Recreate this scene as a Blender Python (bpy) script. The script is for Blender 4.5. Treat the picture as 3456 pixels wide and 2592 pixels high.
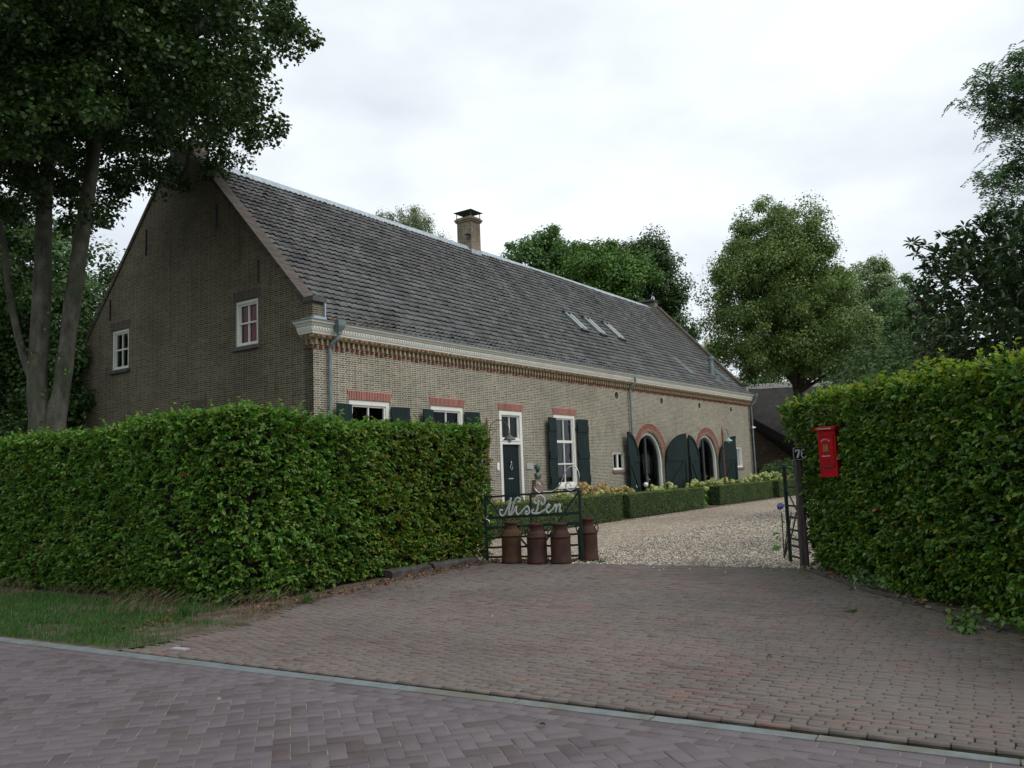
import bpy, bmesh, math, random
import numpy as np
from math import pi, sin, cos, radians as R_
from mathutils import Vector, Matrix
from mathutils.geometry import tessellate_polygon

for o in list(bpy.data.objects): bpy.data.objects.remove(o)
scene = bpy.context.scene
COL = scene.collection
RNG = np.random.default_rng(7)

# ------------------------------------------------------------------ camera
PITCH, ROLL, EYE = .1099, .0382, 1.55
cam_d = bpy.data.cameras.new('camera'); cam_d.sensor_width = 36; cam_d.lens = 29.12
cam_d.clip_end = 2000; cam_d.clip_start = .05
cam = bpy.data.objects.new('camera', cam_d); COL.objects.link(cam); scene.camera = cam
_r = Vector((1, 0, 0)); _u = Vector((0, -sin(PITCH), cos(PITCH))); _f = Vector((0, cos(PITCH), sin(PITCH)))
_i = _r * cos(ROLL) - _u * sin(ROLL); _j = _r * sin(ROLL) + _u * cos(ROLL)
cam.matrix_world = Matrix(((_i.x, _j.x, -_f.x, 0), (_i.y, _j.y, -_f.y, 0), (_i.z, _j.z, -_f.z, EYE), (0, 0, 0, 1)))

# ------------------------------------------------------------------ sky, sun, exposure
SUN_EL, SUN_AZ = R_(48), R_(122)        # azimuth clockwise from +Y
world = bpy.data.worlds.new("World"); scene.world = world; world.use_nodes = True
nt = world.node_tree; nt.nodes.clear()
w_out = nt.nodes.new('ShaderNodeOutputWorld'); w_bg = nt.nodes.new('ShaderNodeBackground')
sky = nt.nodes.new('ShaderNodeTexSky'); sky.sky_type = 'NISHITA'; sky.sun_disc = False
sky.sun_elevation = SUN_EL; sky.sun_rotation = SUN_AZ
tc = nt.nodes.new('ShaderNodeTexCoord'); mp = nt.nodes.new('ShaderNodeMapping'); mp.inputs['Scale'].default_value = (1, 1, 2.2)
no = nt.nodes.new('ShaderNodeTexNoise'); no.inputs['Scale'].default_value = 2.6; no.inputs['Detail'].default_value = 5; no.inputs['Roughness'].default_value = .5
ra = nt.nodes.new('ShaderNodeValToRGB')
ra.color_ramp.elements[0].position = .36; ra.color_ramp.elements[0].color = (7.1, 7.65, 8.3, 1)
ra.color_ramp.elements[1].position = .62; ra.color_ramp.elements[1].color = (9.7, 10.3, 10.5, 1)
mx = nt.nodes.new('ShaderNodeMix'); mx.data_type = 'RGBA'; mx.inputs['Factor'].default_value = .93
nt.links.new(tc.outputs['Generated'], mp.inputs['Vector']); nt.links.new(mp.outputs[0], no.inputs['Vector'])
nt.links.new(no.outputs['Fac'], ra.inputs[0]); nt.links.new(sky.outputs[0], mx.inputs['A']); nt.links.new(ra.outputs[0], mx.inputs['B'])
nt.links.new(mx.outputs['Result'], w_bg.inputs['Color']); w_bg.inputs['Strength'].default_value = .1
nt.links.new(w_bg.outputs[0], w_out.inputs['Surface'])
sun_d = bpy.data.lights.new('sun', 'SUN'); sun_d.energy = 1.5; sun_d.angle = R_(25); sun_d.color = (1, .96, .9)
sun = bpy.data.objects.new('sun', sun_d); COL.objects.link(sun)
sd = Vector((sin(SUN_AZ) * cos(SUN_EL), cos(SUN_AZ) * cos(SUN_EL), sin(SUN_EL)))
sun.rotation_euler = sd.to_track_quat('Z', 'Y').to_euler(); sun.location = (20, -15, 30)
scene.view_settings.view_transform = 'Standard'; scene.view_settings.look = 'None'
scene.view_settings.exposure = 0.18; scene.view_settings.gamma = 1
scene.render.engine = 'CYCLES'
scene.cycles.max_bounces = 6; scene.cycles.transparent_max_bounces = 8

# ------------------------------------------------------------------ materials
MATS = {}
class NT:
    def __init__(s, name):
        s.m = bpy.data.materials.new(name); s.m.use_nodes = True; s.t = s.m.node_tree; s.t.nodes.clear()
        s.out = s.n('OutputMaterial'); MATS[name] = s.m
    def n(s, k, **kw):
        x = s.t.nodes.new('ShaderNode' + k)
        for a, b in kw.items(): setattr(x, a, b)
        return x
    def l(s, a, b): s.t.links.new(a, b)
    def s_(s, x, **kw):
        for a, b in kw.items(): x.inputs[a.replace('_', ' ')].default_value = b
        return x
    def noise(s, vec, scale, detail=3, rough=.55):
        x = s.n('TexNoise'); s.s_(x, Scale=scale, Detail=detail, Roughness=rough)
        if vec is not None: s.l(vec, x.inputs['Vector'])
        return x.outputs['Fac']
    def ramp(s, fac, stops, interp='LINEAR'):
        x = s.n('ValToRGB'); x.color_ramp.interpolation = interp; e = x.color_ramp.elements
        while len(e) < len(stops): e.new(.5)
        for k, (p, c) in zip(e, stops): k.position = p; k.color = (*c, 1) if len(c) == 3 else c
        s.l(fac, x.inputs[0]); return x.outputs[0]
    def mix(s, f, a, b, mode='MIX'):
        x = s.n('Mix', data_type='RGBA', blend_type=mode)
        for v, k in ((f, 'Factor'), (a, 'A'), (b, 'B')):
            if isinstance(v, (int, float)): x.inputs[k].default_value = v
            elif isinstance(v, tuple): x.inputs[k].default_value = (*v, 1)
            else: s.l(v, x.inputs[k])
        return x.outputs['Result']
    def math(s, op, a, b=0.):
        x = s.n('Math', operation=op)
        for v, k in ((a, 0), (b, 1)):
            if isinstance(v, (int, float)): x.inputs[k].default_value = v
            else: s.l(v, x.inputs[k])
        return x.outputs[0]
    def bsdf(s, col, rough=.7, bump=None, bstr=.3, bdist=.01, metal=0., spec=.5, transl=0.):
        b = s.n('BsdfPrincipled')
        if isinstance(col, tuple): b.inputs['Base Color'].default_value = (*col, 1)
        else: s.l(col, b.inputs['Base Color'])
        if isinstance(rough, (int, float)): b.inputs['Roughness'].default_value = rough
        else: s.l(rough, b.inputs['Roughness'])
        b.inputs['Metallic'].default_value = metal; b.inputs['Specular IOR Level'].default_value = spec
        if bump is not None:
            u = s.n('Bump'); u.inputs['Strength'].default_value = bstr; u.inputs['Distance'].default_value = bdist
            s.l(bump, u.inputs['Height']); s.l(u.outputs[0], b.inputs['Normal'])
        o = b.outputs[0]
        if transl:
            t = s.n('BsdfTranslucent')
            if isinstance(col, tuple): t.inputs[0].default_value = (*col, 1)
            else: s.l(col, t.inputs[0])
            m = s.n('MixShader'); m.inputs[0].default_value = transl; s.l(o, m.inputs[1]); s.l(t.outputs[0], m.inputs[2]); o = m.outputs[0]
        s.l(o, s.out.inputs['Surface']); return s.m
def obj_vec(N): return N.n('TexCoord').outputs['Object']
def uv_vec(N): return N.n('TexCoord').outputs['UV']

def plain(name, c, rough=.6, var=.15, scale=4., metal=0., bstr=.15, spec=.5, fine=60.):
    N = NT(name); v = obj_vec(N); f = N.noise(v, scale, 5)
    lo = tuple(x * (1 - var) for x in c); hi = tuple(min(1, x * (1 + var)) for x in c)
    col = N.ramp(f, [(.3, lo), (.7, hi)])
    return N.bsdf(col, rough, N.noise(v, fine, 4), bstr, .004, metal, spec)

def brick_mat(name, c1, c2, mortar, bw=.2, rh=.052, ms=.0075, dark=.5, stain=(.05, .045, .035), stain_amt=.5, squash=True, odd=(.3, .17, .08)):
    N = NT(name); uv = uv_vec(N)
    b = N.n('TexBrick'); b.offset = .25 if squash else .5; b.squash = .5 if squash else 1; b.squash_frequency = 2; b.offset_frequency = 2
    N.s_(b, Scale=1., Mortar_Size=ms, Mortar_Smooth=.35, Bias=0., Brick_Width=bw, Row_Height=rh)
    b.inputs['Color1'].default_value = (0, 0, 0, 1); b.inputs['Color2'].default_value = (1, 1, 1, 1); b.inputs['Mortar'].default_value = (.5, .5, .5, 1)
    N.l(uv, b.inputs['Vector'])
    n1 = N.noise(uv, 1.3, 4); n2 = N.noise(uv, 45, 3)
    base = N.ramp(b.outputs['Color'], [(0., tuple(x * dark for x in c1)), (.22, c2), (.6, c1), (.93, tuple(min(1, x * 1.35) for x in c1)), (.97, odd)])
    base = N.mix(.35, base, N.ramp(n2, [(.25, (.35, .35, .35)), (.75, (.9, .9, .9))]), 'MULTIPLY')
    col = N.mix(b.outputs['Fac'], base, mortar)
    st = N.ramp(N.noise(uv, .55, 6, .6), [(.48, (0, 0, 0)), (.72, (1, 1, 1))])
    col = N.mix(N.math('MULTIPLY', st, stain_amt), col, stain)
    col = N.mix(.3, col, N.ramp(n1, [(.3, (.55, .55, .52)), (.7, (1, 1, 1))]), 'MULTIPLY')
    vm = N.n('Mapping'); vm.inputs['Scale'].default_value = (2.6, .35, 1); N.l(uv, vm.inputs[0])
    col = N.mix(N.math('MULTIPLY', N.ramp(N.noise(vm.outputs[0], 1.2, 7, .7), [(.52, (0, 0, 0)), (.7, (1, 1, 1))]), .42), col, stain)
    col = N.mix(N.math('MULTIPLY', N.ramp(N.noise(uv, .9, 5, .75), [(.66, (0, 0, 0)), (.7, (1, 1, 1))]), .35), col, tuple(min(1, x * 1.5) for x in c1))
    h = N.math('ADD', N.math('MULTIPLY', N.math('SUBTRACT', 1., b.outputs['Fac']), 1.), N.math('MULTIPLY', n2, .4))
    return N.bsdf(col, .9, h, .5, .006, spec=.2)

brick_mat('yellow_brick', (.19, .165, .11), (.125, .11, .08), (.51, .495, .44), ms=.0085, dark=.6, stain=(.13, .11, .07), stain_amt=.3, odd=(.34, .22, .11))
brick_mat('gable_brick', (.125, .108, .062), (.085, .074, .046), (.27, .25, .2), ms=.009, dark=.6, stain=(.035, .03, .02), stain_amt=.45, odd=(.11, .08, .04))  # weathered gable brick, base tones also darkened for the tree's shade
brick_mat('chimney_brick', (.25, .2, .13), (.17, .13, .09), (.33, .3, .25), stain=(.07, .06, .05), stain_amt=.8)
brick_mat('barn_brick', (.13, .085, .065), (.1, .065, .05), (.15, .13, .11), stain=(.05, .04, .03), stain_amt=.5, squash=False)
brick_mat('coping_brick', (.115, .095, .085), (.09, .075, .066), (.14, .125, .11), bw=.053, rh=.24, ms=.006, squash=False, stain=(.08, .07, .05), stain_amt=.7, odd=(.13, .1, .085))
brick_mat('red_arch_brick', (.27, .045, .038), (.2, .035, .03), (.55, .45, .38), bw=.056, rh=.25, ms=.008, dark=.8, squash=False, stain_amt=.1, odd=(.3, .06, .04))
plain('red_brick', (.13, .038, .03), .8, .4, 9)
plain('arch_red', (.235, .095, .075), .85, .35, 9)
plain('orange_brick', (.24, .06, .03), .8, .4, 9)
plain('plain_yellow_brick', (.27, .215, .13), .9, .45, 11)
plain('brick_mortar', (.45, .42, .35), .9, .2, 9)
plain('white_paint', (.68, .68, .63), .45, .06, 3, bstr=.05)
plain('cream_paint', (.56, .55, .47), .5, .12, 5, bstr=.08)
plain('green_paint', (.007, .019, .019), .55, .25, 3, bstr=.1, spec=.2)
plain('gate_green', (.006, .02, .017), .5, .3, 6, spec=.25)
plain('door_green', (.005, .013, .015), .5, .2, 3, spec=.2)
plain('zinc', (.15, .19, .2), .5, .2, 5, metal=.3)
plain('lead', (.33, .38, .42), .5, .22, 6, metal=.2)
plain('dark_metal', (.03, .03, .032), .5, .3, 8)
plain('iron_black', (.012, .012, .014), .6, .3, 8)
plain('slate_sill', (.06, .06, .062), .6, .3, 8)
plain('brick_sill', (.17, .11, .1), .8, .3, 20)
plain('steel', (.55, .53, .5), .25, .15, 12, metal=1.)
plain('letter_metal', (.42, .43, .44), .45, .15, 30, metal=.2)
plain('mailbox_red', (.3, .003, .007), .5, .2, 6, bstr=.06, spec=.12)
plain('mailbox_dark_red', (.1, .004, .008), .4, .2, 6)
plain('gold', (.2, .13, .03), .5, .3, 40, metal=.5)
plain('old_text', (.5, .4, .38), .6, .3, 60)
plain('enamel_white', (.6, .62, .63), .25, .05, 5)
plain('enamel_blue', (.008, .01, .018), .2, .2, 5)
plain('curtain_red', (.5, .04, .06), .9, .3, 20)
plain('bronze', (.07, .1, .085), .5, .6, 12, metal=.35)
plain('concrete', (.26, .25, .23), .85, .25, 9, bstr=.3)
plain('plaque_grey', (.33, .33, .34), .5, .06, 5)
plain('plinth_wood', (.2, .15, .12), .8, .3, 12)
plain('copper_green', (.22, .42, .37), .6, .25, 10)
plain('enamel_grey', (.07, .075, .075), .5, .2, 10)
plain('rust_pole', (.13, .045, .028), .8, .5, 14)
plain('stone_edging', (.045, .042, .037), .9, .5, 6, bstr=.5, fine=25)
plain('bird_stone', (.33, .28, .24), .8, .3, 12)
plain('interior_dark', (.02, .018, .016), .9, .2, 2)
plain('ceramic_white', (.75, .75, .74), .3, .03, 5)
N = NT('bulb_glass'); N.bsdf((.45, .47, .45), .15, spec=.6)
# glass: dark pane, mirrors the sky a little
N = NT('glass'); g = N.n('BsdfGlossy'); g.inputs['Roughness'].default_value = .03; g.inputs['Color'].default_value = (.8, .85, .9, 1)
t_ = N.n('BsdfTransparent'); t_.inputs[0].default_value = (.8, .82, .82, 1); fr = N.n('Fresnel'); fr.inputs[0].default_value = 1.13
ms_ = N.n('MixShader'); N.l(fr.outputs[0], ms_.inputs[0]); N.l(t_.outputs[0], ms_.inputs[1]); N.l(g.outputs[0], ms_.inputs[2]); N.l(ms_.outputs[0], N.out.inputs[0])
N = NT('skylight_glass'); N.bsdf((.1, .13, .16), .05, spec=.8)

# roof tiles
N = NT('roof_tile'); uv = uv_vec(N)
fl = N.n('VectorMath', operation='FLOOR'); N.l(uv, fl.inputs[0]); wn = N.n('TexWhiteNoise', noise_dimensions='2D'); N.l(fl.outputs[0], wn.inputs['Vector'])
ov = obj_vec(N); mpn = N.n('Mapping'); mpn.inputs['Scale'].default_value = (1, .35, .35); N.l(ov, mpn.inputs[0])
c = N.ramp(wn.outputs['Value'], [(0, (.085, .086, .088)), (.5, (.125, .126, .127)), (.85, (.16, .158, .155)), (1, (.1, .105, .12))])
c = N.mix(.75, c, N.ramp(N.noise(mpn.outputs[0], 1.1, 7, .65), [(.32, (.42, .4, .4)), (.5, (.85, .85, .85)), (.7, (1.25, 1.25, 1.25))]), 'MULTIPLY')
c = N.mix(N.ramp(N.noise(ov, 9, 5, .7), [(.6, (0, 0, 0)), (.75, (.55, .55, .55))]), c, (.13, .125, .1))
c = N.mix(N.ramp(N.noise(ov, 3.1, 6, .7), [(.68, (0, 0, 0)), (.8, (.7, .7, .7))]), c, (.1, .09, .035))
N.bsdf(c, .75, N.noise(ov, 70, 4), .4, .006, spec=.35)

# rust
N = NT('rust'); ov = obj_vec(N)
c = N.ramp(N.noise(ov, 5, 7, .65), [(.3, (.022, .013, .011)), (.5, (.05, .022, .016)), (.68, (.075, .031, .02)), (.82, (.12, .05, .025))])
c = N.mix(.5, c, N.ramp(N.noise(ov, 60, 5, .7), [(.3, (.45, .4, .4)), (.7, (1.2, 1.2, 1.2))]), 'MULTIPLY')
N.bsdf(c, .8, N.noise(ov, 80, 5, .7), .6, .004, spec=.3)
N = NT('rust_ochre'); ov = obj_vec(N)
c = N.ramp(N.noise(ov, 4, 6, .6), [(.3, (.028, .016, .011)), (.5, (.06, .028, .014)), (.68, (.085, .052, .016))])
c = N.mix(.4, c, N.ramp(N.noise(ov, 60, 5, .7), [(.3, (.5, .45, .4)), (.7, (1.2, 1.2, 1.2))]), 'MULTIPLY')
N.bsdf(c, .8, N.noise(ov, 80, 5, .7), .6, .004, spec=.3)

# bark / wood
N = NT('bark_grey'); ov = obj_vec(N); mpn = N.n('Mapping'); mpn.inputs['Scale'].default_value = (1, 1, .35); N.l(ov, mpn.inputs[0])
c = N.ramp(N.noise(mpn.outputs[0], 6, 7, .65), [(.3, (.03, .028, .022)), (.48, (.08, .075, .062)), (.7, (.15, .14, .12))])
c = N.mix(N.ramp(N.noise(ov, 2.2, 4), [(.48, (0, 0, 0)), (.64, (.7, .7, .7))]), c, (.05, .065, .035))
N.bsdf(c, .9, N.noise(mpn.outputs[0], 22, 6, .7), .8, .02, spec=.2)
N = NT('bark_dark'); ov = obj_vec(N); c = N.ramp(N.noise(ov, 6, 6), [(.3, (.03, .026, .02)), (.7, (.08, .07, .055))]); N.bsdf(c, .9, N.noise(ov, 20, 5), .7, .02, spec=.2)
N = NT('old_wood'); ov = obj_vec(N); mpn = N.n('Mapping'); mpn.inputs['Scale'].default_value = (14, 14, 1.2); N.l(ov, mpn.inputs[0])
c = N.ramp(N.noise(mpn.outputs[0], 3, 7, .7), [(.3, (.025, .022, .02)), (.55, (.075, .065, .058)), (.75, (.14, .125, .11))])
N.bsdf(c, .9, N.noise(mpn.outputs[0], 6, 6, .7), .9, .01, spec=.2)
# thatch
N = NT('thatch'); ov = obj_vec(N); c = N.ramp(N.noise(ov, 1.6, 8, .7), [(.3, (.028, .026, .026)), (.6, (.05, .047, .046)), (.8, (.075, .07, .065))])
c = N.mix(N.ramp(N.noise(ov, 14, 4, .8), [(.66, (0, 0, 0)), (.72, (.8, .8, .8))]), c, (.16, .14, .12)); N.bsdf(c, .95, N.noise(ov, 30, 5, .8), 1., .03, spec=.1)
plain('thatch_ridge', (.2, .195, .19), .9, .3, 6, bstr=.4)
plain('thatch_edge', (.012, .011, .012), .95, .3, 8)

# foliage
def leaf(name, cols, transl=.3, rough=.45, nscale=.8, namt=.45, spec=.4):
    N = NT(name); gi = N.n('NewGeometry').outputs['Random Per Island']
    k = len(cols); c = N.ramp(gi, [(i / max(1, k - 1), cols[i]) for i in range(k)])
    c = N.mix(namt, c, N.ramp(N.noise(obj_vec(N), nscale, 3), [(.35, (.55, .6, .5)), (.65, (1.25, 1.2, 1.1))]), 'MULTIPLY')
    N.bsdf(c, rough, transl=transl, spec=spec)
leaf('leaf_linden', [(.012, .034, .011), (.02, .056, .014), (.034, .08, .019), (.05, .1, .022), (.085, .12, .028)])
leaf('leaf_hedge', [(0.0245, 0.0779, 0.0093), (0.0573, 0.1687, 0.0163), (0.0954, 0.2596, 0.028), (0.0818, 0.2077, 0.021), (0.1363, 0.2466, 0.028), (0.1635, 0.1947, 0.0327), (0.0409, 0.1168, 0.0292)], nscale=1.3)
leaf('leaf_hedge_yellow', [(.045, .1, .01), (.09, .155, .014), (.15, .2, .018), (.22, .22, .025), (.04, .08, .014)], nscale=1.5)
leaf('leaf_hedge_right', [(0.0186, 0.0633, 0.0091), (0.0398, 0.1201, 0.0114), (0.0691, 0.1771, 0.0159), (0.0996, 0.2213, 0.0205), (0.1727, 0.2656, 0.025), (0.0319, 0.0948, 0.0284)], nscale=1.3)
leaf('leaf_fresh', [(.1, .26, .035), (.14, .32, .05), (.18, .33, .06), (.24, .32, .06)], transl=.45)
leaf('leaf_fresh_yellow', [(.13, .27, .02), (.19, .33, .025), (.26, .36, .03), (.34, .33, .05)], transl=.45)
leaf('leaf_brown', [(.2, .055, .025), (.26, .1, .035), (.13, .045, .025)], transl=.1)
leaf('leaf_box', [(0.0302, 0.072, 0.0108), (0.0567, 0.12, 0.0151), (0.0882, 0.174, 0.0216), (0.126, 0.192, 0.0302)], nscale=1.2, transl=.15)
leaf('leaf_box_lit_top', [(.11, .15, .028), (.15, .19, .035), (.19, .21, .045)], nscale=1.2, transl=.15)  # lighter leaves, paint the light that falls on the box hedge tops
leaf('leaf_oak', [(0.0665, 0.1452, 0.038), (0.0915, 0.1914, 0.0451), (0.1247, 0.231, 0.0535)], nscale=.5)
leaf('leaf_bright', [(0.07, 0.1552, 0.0269), (0.0942, 0.2012, 0.0331), (0.1208, 0.23, 0.0393)], nscale=.5)
leaf('leaf_dark', [(0.0493, 0.0994, 0.0348), (0.0696, 0.1325, 0.0422), (0.0956, 0.1656, 0.0497)], nscale=.5)
leaf('leaf_lime', [(0.0998, 0.1723, 0.0449), (0.1347, 0.2138, 0.0535), (0.1746, 0.2554, 0.0599)], nscale=.45)
leaf('leaf_pale', [(0.1992, 0.291, 0.1366), (0.2524, 0.3416, 0.1708), (0.2922, 0.3669, 0.1822)], nscale=.5)
leaf('leaf_mid', [(0.0924, 0.187, 0.0693), (0.1271, 0.231, 0.0842), (0.1617, 0.264, 0.099)], nscale=.5)
leaf('leaf_birch', [(.16, .22, .12), (.2, .26, .14), (.23, .28, .16)], nscale=.5)
leaf('leaf_willow', [(.22, .27, .08), (.28, .31, .1), (.31, .31, .12)], nscale=.5)
leaf('leaf_robinia', [(.07, .15, .075), (.105, .2, .095), (.15, .25, .11)], nscale=.5)
leaf('leaf_magnolia', [(0.021, 0.045, 0.018), (0.033, 0.075, 0.027), (0.054, 0.108, 0.036), (0.0825, 0.135, 0.051)], rough=.3, transl=.1, spec=.6)
leaf('leaf_under', [(0.0372, 0.0835, 0.0205), (0.0558, 0.1202, 0.0296), (0.0863, 0.1581, 0.0342)], nscale=.5)
leaf('leaf_hydrangea', [(.07, .19, .035), (.11, .27, .05), (.15, .32, .06)])
leaf('petal_cream', [(.58, .62, .24), (.66, .68, .36), (.5, .6, .2), (.62, .58, .3)], transl=.2)
leaf('petal_pink', [(.6, .46, .2), (.58, .34, .18), (.5, .5, .18), (.62, .42, .24)], transl=.2)
leaf('petal_purple', [(.09, .07, .3), (.12, .09, .38), (.16, .12, .42)], transl=.2)
leaf('grass_blade', [(.012, .06, .006), (.024, .1, .01), (.04, .14, .014), (.07, .15, .022)], nscale=2)
leaf('straw', [(.11, .08, .045), (.17, .13, .075), (.08, .06, .035)], transl=.1)
plain('hedge_shade', (.006, .0065, .004), .95, .4, 5)  # near-black, paints the shade inside the hedges
plain('twig', (.06, .045, .03), .9, .3, 8)

# ground
N = NT('ground_mat'); ov = obj_vec(N)
c = N.ramp(N.noise(ov, .8, 6), [(.3, (.05, .06, .03)), (.5, (.05, .08, .025)), (.7, (.09, .08, .05))]); N.bsdf(c, .95, N.noise(ov, 12, 6), .6, .02, spec=.1)
N = NT('soil_mat'); ov = obj_vec(N)
c = N.ramp(N.noise(ov, 3, 8, .7), [(.3, (.045, .035, .027)), (.5, (.1, .08, .06)), (.72, (.16, .135, .11))]); N.bsdf(c, .95, N.noise(ov, 40, 6, .7), .8, .015, spec=.1)
N = NT('joint_mat'); ov = obj_vec(N)
c = N.ramp(N.noise(ov, 4, 6, .7), [(.35, (.022, .021, .016)), (.6, (.045, .042, .032))]); N.bsdf(c, .95, N.noise(ov, 60, 4), .5, .01, spec=.1)
N = NT('sand_joint'); ov = obj_vec(N)
c = N.ramp(N.noise(ov, 7, 6, .7), [(.35, (.12, .105, .09)), (.6, (.24, .215, .18))]); N.bsdf(c, .95, N.noise(ov, 60, 4), .5, .01, spec=.1)
N = NT('drive_brick'); ov = obj_vec(N); gi = N.n('NewGeometry').outputs['Random Per Island']
c = N.ramp(gi, [(0, (.1, .072, .066)), (.3, (.137, .102, .094)), (.6, (.152, .122, .113)), (.8, (.146, .125, .115)), (.93, (.185, .1, .085)), (.97, (.12, .12, .12)), (1, (.23, .1, .078))])
dirt = N.ramp(N.noise(ov, .55, 6, .6), [(.35, (0, 0, 0)), (.65, (.75, .75, .75))])
c = N.mix(dirt, c, (.15, .135, .122))
sx = N.n('SeparateXYZ'); N.l(ov, sx.inputs[0])
c = N.mix(1., c, N.ramp(N.noise(ov, .38, 7, .62), [(.32, (.68, .7, .68)), (.5, (.95, .95, .94)), (.7, (1.12, 1.1, 1.1))]), 'MULTIPLY')
# moss creeping in from the right-hand hedge
ms2 = N.math('MULTIPLY', N.math('SUBTRACT', N.math('ADD', sx.outputs['X'], N.math('MULTIPLY', N.noise(ov, 1.2, 5), 2.2)), 4.3), .9)
mo = N.n('Clamp'); N.l(ms2, mo.inputs[0])
c = N.mix(N.math('MULTIPLY', mo.outputs[0], .65), c, (.062, .062, .03))
c = N.mix(.45, c, N.ramp(N.noise(ov, 55, 6, .75), [(.3, (.6, .6, .6)), (.7, (1.3, 1.3, 1.3))]), 'MULTIPLY')
N.bsdf(c, .75, N.noise(ov, 90, 5, .7), .5, .004, spec=.3)
N = NT('road_brick'); ov = obj_vec(N); gi = N.n('NewGeometry').outputs['Random Per Island']
c = N.ramp(gi, [(0, (.064, .05, .055)), (.14, (.09, .073, .08)), (.5, (.104, .085, .092)), (.88, (.116, .096, .103)), (.92, (.075, .055, .056)), (1, (.08, .058, .058))])
c = N.mix(N.ramp(N.noise(ov, .9, 6, .6), [(.4, (0, 0, 0)), (.7, (.6, .6, .6))]), c, (.135, .12, .126))
c = N.mix(.4, c, N.ramp(N.noise(ov, 70, 6, .75), [(.3, (.65, .65, .65)), (.7, (1.3, 1.3, 1.3))]), 'MULTIPLY')
N.bsdf(c, .65, N.noise(ov, 110, 5, .7), .4, .003, spec=.35)
N = NT('kerb_mat'); ov = obj_vec(N)
c = N.ramp(N.noise(ov, 5, 6, .6), [(.3, (.1, .12, .125)), (.7, (.16, .185, .19))])
c = N.mix(N.ramp(N.noise(ov, 1.1, 6, .7), [(.5, (0, 0, 0)), (.6, (.9, .9, .9))]), c, (.11, .1, .075)); N.bsdf(c, .7, N.noise(ov, 60, 5), .3, .005)
N = NT('gravel_mat'); ov = obj_vec(N)
vo = N.n('TexVoronoi'); N.s_(vo, Scale=24., Randomness=1.); N.l(ov, vo.inputs['Vector'])
v2 = N.n('TexVoronoi', feature='DISTANCE_TO_EDGE'); N.s_(v2, Scale=24.); N.l(ov, v2.inputs['Vector'])
sc = N.n('SeparateColor'); N.l(vo.outputs['Color'], sc.inputs[0])
c = N.ramp(sc.outputs[0], [(0, (.09, .07, .055)), (.25, (.25, .205, .155)), (.5, (.42, .36, .28)), (.8, (.68, .62, .52)), (1, (.4, .25, .13))])
c = N.mix(N.ramp(v2.outputs['Distance'], [(.0, (.9, .9, .9)), (.12, (0, 0, 0))]), c, (.07, .06, .05))
c = N.mix(.5, c, N.ramp(N.noise(ov, .5, 5), [(.3, (.72, .68, .62)), (.7, (1.1, 1.1, 1.1))]), 'MULTIPLY')
N.bsdf(c, .85, v2.outputs['Distance'], .8, .02, spec=.2)
N = NT('pebble_mat'); gi = N.n('NewGeometry').outputs['Random Per Island']
N.bsdf(N.ramp(gi, [(0, (.14, .115, .1)), (.25, (.26, .22, .18)), (.55, (.44, .4, .34)), (.85, (.68, .65, .58)), (.93, (.42, .25, .13)), (1, (.75, .73, .68))]), .8, spec=.25)

# ------------------------------------------------------------------ mesh helpers
def link(name, me, parent=None):
    o = bpy.data.objects.new(name, me); COL.objects.link(o)
    if parent is not None: o.parent = parent
    return o
def tag(o, label=None, cat=None, group=None, kind=None):
    for k, v in (('label', label), ('category', cat), ('group', group), ('kind', kind)):
        if v: o[k] = v
    return o
def thing(name, label, cat, loc=(0, 0, 0), rz=0, group=None):
    o = link(name, None); o.location = loc; o.rotation_euler = (0, 0, rz); return tag(o, label, cat, group)
def copy_tree(o, parent=None):
    c = o.copy(); COL.objects.link(c); c.parent = parent
    for ch in o.children: copy_tree(ch, c)
    return c

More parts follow.
